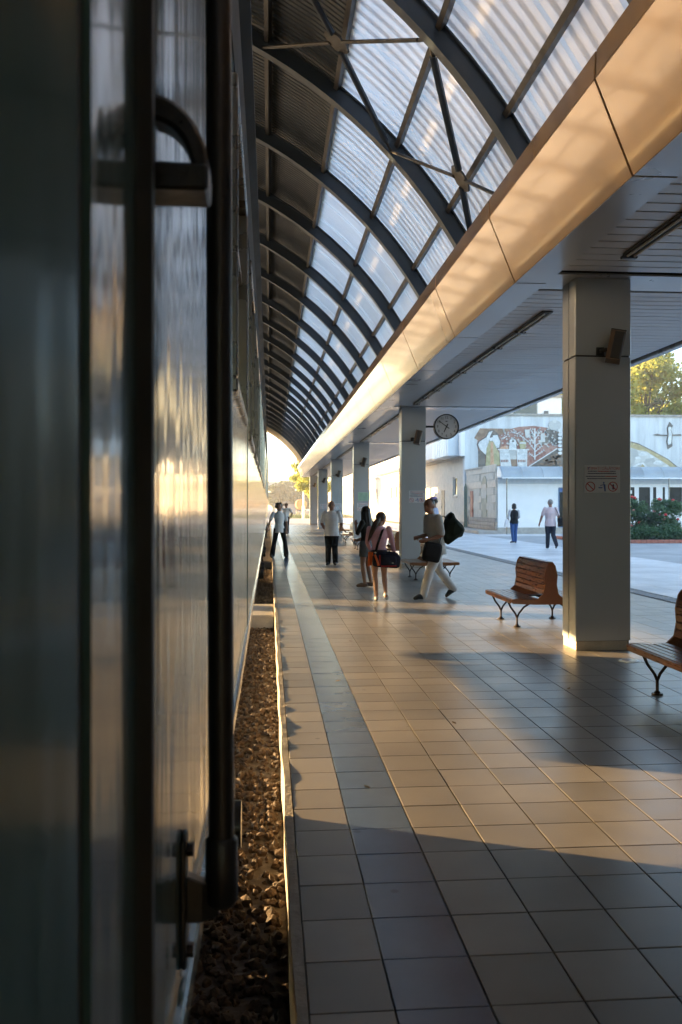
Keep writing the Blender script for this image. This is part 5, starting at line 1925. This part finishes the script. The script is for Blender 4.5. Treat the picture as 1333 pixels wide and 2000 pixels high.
# woman and man on the plaza
person((10.45, 36.6, Z0), .0, 1.70, 'person with black bob, black vest and blue jeans walking towards the kiosk', sk_light,
       dict(eL=(-.15, .0, .645), wL=(-.13, .06, .54), eR=(.145, .03, .65), wR=(.10, .10, .60), kR=(.045, .03, .285), aR=(.04, .01, .045), kL=(-.045, .0, .285), aL=(-.035, -.05, .055)),
       fem=True, vox=.011, shirt=fabric('pale_grey', (.5, .5, .52)), vest=fb_black, trousers=fb_jean, shoes=m_shoe, hair=(hr_dark, 'bob'), sleeve=1.3, thick=1.08)
person((10.40, 31.6, Z0), -.12, 1.84, 'person with grey hair, pale pink shirt and dark trousers walking across the plaza', sk_tan,
       dict(eL=(-.165, .03, .65), wL=(-.195, .09, .52), eR=(.16, -.01, .645), wR=(.17, .04, .52), kL=(-.04, .055, .285), aL=(-.045, .06, .045), tL=(-.05, .15, .018),
            kR=(.055, .0, .28), aR=(.10, -.11, .085), tR=(.105, -.04, .022)),
       vox=.011, shirt=fb_palepink, trousers=fb_navy, shoes=m_shoe, hair=(hr_gray, 'cropped'), sleeve=.7, thick=1.1, untuck=True)

# ------------------------------------------------------------------ things they carry
def bag_body(pts_rings, name, mat, parent, vox=.012):
    mb = MB()
    mb.loft(pts_rings)
    return put(name, remeshed(mb, vox, name, 4), mat, parent)


def rbox_rings(c, sx, sy, sz, rot, taper=1.0):
    """rounded box as stacked rounded-rectangle rings"""
    out = []
    for zz, f in ((-1, .78), (-.85, .95), (-.3, 1), (.3, 1), (.8, .95 * taper), (1, .75 * taper)):
        rg = []
        for k_ in range(16):
            a = 2 * math.pi * k_ / 16
            ca, sa = math.cos(a), math.sin(a)
            x = math.copysign(abs(ca) ** .5, ca) * sx * f
            y = math.copysign(abs(sa) ** .5, sa) * sy * f
            rg.append(Vector(c) + rot @ Vector((x, y, zz * sz)))
        out.append(rg)
    return out


# holdall of the girl in pink, hanging behind her right hip
hb_ = thing('holdall', 'navy and red holdall with a long black strap, worn by the person in pink', 'bag', (1.90, 14.32, .6))
rot = Matrix.Rotation(R(-2), 3, 'Z') @ Matrix.Rotation(R(4), 3, 'Y')
bag_body(rbox_rings((1.93, 14.31, .715), .235, .11, .135, rot, .82), 'pouch', fabric('bag_navy', (.012, .014, .028)), hb_)
bag_body(rbox_rings((1.95, 14.20, .700), .135, .03, .085, rot), 'front_pocket', fabric('bag_pocket', (.018, .022, .040)), hb_)
m_bagred = fabric('bag_red', (.35, .02, .02))
box('red_piping', m_bagred, 1.82, 2.08, 14.158, 14.185, .604, .620, hb_, bevel=.004)
box('red_piping', m_bagred, 1.795, 1.812, 14.178, 14.2, .62, .79, hb_, bevel=.004)
MB().tube([(1.72, 14.20, .80), (1.76, 14.17, .70), (1.78, 14.18, .62)], .018, 6).build('red_trim', fb_orange, hb_)
MB().prism_y([(1.63, .84), (1.71, .84), (1.68, .62), (1.62, .60)], 14.28, 14.36).build('orange_end', fb_orange, hb_, bevel=.01)
MB().tube([(1.74, 14.25, .82), (1.78, 14.33, .95), (1.83, 14.36, 1.08), (1.875, 14.40, 1.19), (1.90, 14.48, 1.235)], .022, 8, .35).build('strap', fabric('strap', (.010, .010, .010)), hb_)
MB().disc((1.735, 14.22, .83), (0, 1, 0), .016, .016, .02, 8).build('buckle', m_frame, hb_)
box('logo_patch', m_frame, 2.00, 2.03, 14.155, 14.165, .655, .668, hb_)

# backpack and hip bag of the walking man
bp_ = thing('backpack', 'dark green-black backpack on the back of the walking person', 'bag', (3.12, 14.72, 1.1))
pk = MB()
for dy, f in ((-.13, .80), (-.09, 1.0), (.06, 1.0), (.13, .82)):
    pass
outl = [(3.02, 1.43), (3.10, 1.50), (3.145, 1.47), (3.17, 1.40), (3.31, 1.26), (3.335, 1.19), (3.29, 1.07), (3.22, 1.05), (3.05, .93), (2.97, .98), (2.96, 1.2)]
cxo, czo = 3.12, 1.2
pk.loft([[(cxo + (x - cxo) * f, 14.75 + dy, czo + (z - czo) * f) for x, z in outl] for dy, f in ((-.14, .70), (-.10, .96), (0, 1.0), (.10, .96), (.14, .70))])
put('pouch', remeshed(pk, .012, 'pouch', 3), M('fabric_pack', (.012, .019, .013), .8, var=.3, scale=9, bump=.7, bscale=11, spec=.2), bp_)
MB().loft([[(cxo + .06 + (x - cxo) * f * .55, 14.62 + dy, czo + (z - czo) * f * .5) for x, z in outl] for dy, f in ((-.03, .8), (-.01, 1), (.02, 1))]).build('pocket', fabric('pack_pocket', (.018, .028, .020)), bp_, bevel=.008)
MB().tube([(3.06, 14.60, 1.36), (2.93, 14.56, 1.43), (2.80, 14.57, 1.36), (2.78, 14.60, 1.2)], .02, 8, .4).build('strap', fb_black, bp_)
sb_ = thing('shoulder_bag', 'square black shoulder bag at the hip of the walking person', 'bag', (2.72, 14.52, .75))
rot = Matrix.Rotation(R(12), 3, 'Y') @ Matrix.Rotation(R(12), 3, 'Z')
bag_body(rbox_rings((2.735, 14.52, .82), .165, .06, .165, rot), 'pouch', fb_black, sb_)
bag_body(rbox_rings((2.735, 14.455, .84), .15, .012, .12, rot), 'flap', fabric('flap', (.015, .015, .017)), sb_)
MB().tube([(2.86, 14.54, .97), (2.93, 14.58, 1.15), (2.98, 14.64, 1.37)], .016, 8, .4).build('strap', fb_black, sb_)
ph = thing('phone', 'dark phone held in front by the walking person', 'phone', (2.57, 14.62, 1.06))
mb = MB().box(2.50, 2.64, 14.585, 14.655, 1.085, 1.097)
mb.build('case', m_black, ph, bevel=.004)
MB().box(2.508, 2.632, 14.592, 14.648, 1.0975, 1.099).build('screen', m_glass, ph)
# bags on the plaza
wb = thing('white_handbag', 'soft white handbag on the left arm of the person in jeans', 'bag', (10.15, 36.6, .8))
bag_body(rbox_rings((10.14, 36.62, .86), .10, .06, .17, Matrix.Rotation(R(6), 3, 'Y'), .6), 'pouch', fb_white, wb)
MB().tube([(10.10, 36.62, 1.02), (10.18, 36.62, 1.15), (10.22, 36.62, 1.02)], .012, 6).build('strap', fb_white, wb)
mbg = thing('messenger_bag', 'black shoulder bag of the person in the pale pink shirt', 'bag', (10.75, 31.5, .9))
bag_body(rbox_rings((10.76, 31.48, 1.0), .10, .15, .16, Matrix.Rotation(R(-14), 3, 'Y'), .9), 'pouch', fb_black, mbg)
MB().tube([(10.70, 31.45, 1.14), (10.62, 31.43, 1.36), (10.56, 31.5, 1.52), (10.57, 31.62, 1.5)], .02, 6, .4).build('strap', fb_black, mbg)

# a few dry leaves on the tiles
m_dry = M('dry_leaf', (0.20, 0.12, 0.05), .8, var=.3)
for i, (x, y, a) in enumerate(((0.62, 7.9, .4), (1.35, 6.3, 1.9), (0.95, 10.2, 2.6), (2.6, 7.4, .9), (0.55, 4.9, 2.2))):
    where = ['on the blue tiles halfway to the pillar', 'on the beige tiles in the middle distance', 'on the tiles in the sunlit band', 'on the tiles left of the nearest bench', 'near the platform edge in the foreground'][i]
    mb = MB()
    c, s = math.cos(a) * .03, math.sin(a) * .03
    mb.add([(x - c, y - s, .006), (x + s * .5, y - c * .5, .010), (x + c, y + s, .014), (x - s * .5, y + c * .5, .010)], [(0, 1, 2, 3)])
    tag(mb.build('fallen_leaf', m_dry), 'small dry leaf ' + where, 'leaf', 'dry leaves on the platform')

# ------------------------------------------------------------------ evening haze
hz_m = bpy.data.materials.new('haze')
hz_m.use_nodes = True
hn = hz_m.node_tree
hn.nodes.remove(hn.nodes['Principled BSDF'])
pv = hn.nodes.new('ShaderNodeVolumePrincipled')
pv.inputs['Color'].default_value = (0.92, 0.92, 0.92, 1)
pv.inputs['Density'].default_value = 0.0013
pv.inputs['Anisotropy'].default_value = 0.3
hn.links.new(pv.outputs[0], hn.nodes['Material Output'].inputs['Volume'])
hz = box('haze', None, -255, 265, -125, 605, -1.5, 24)
hz.data.materials.append(hz_m)
tag(hz, 'thin pale evening haze filling the air around the station', 'haze', kind='stuff')
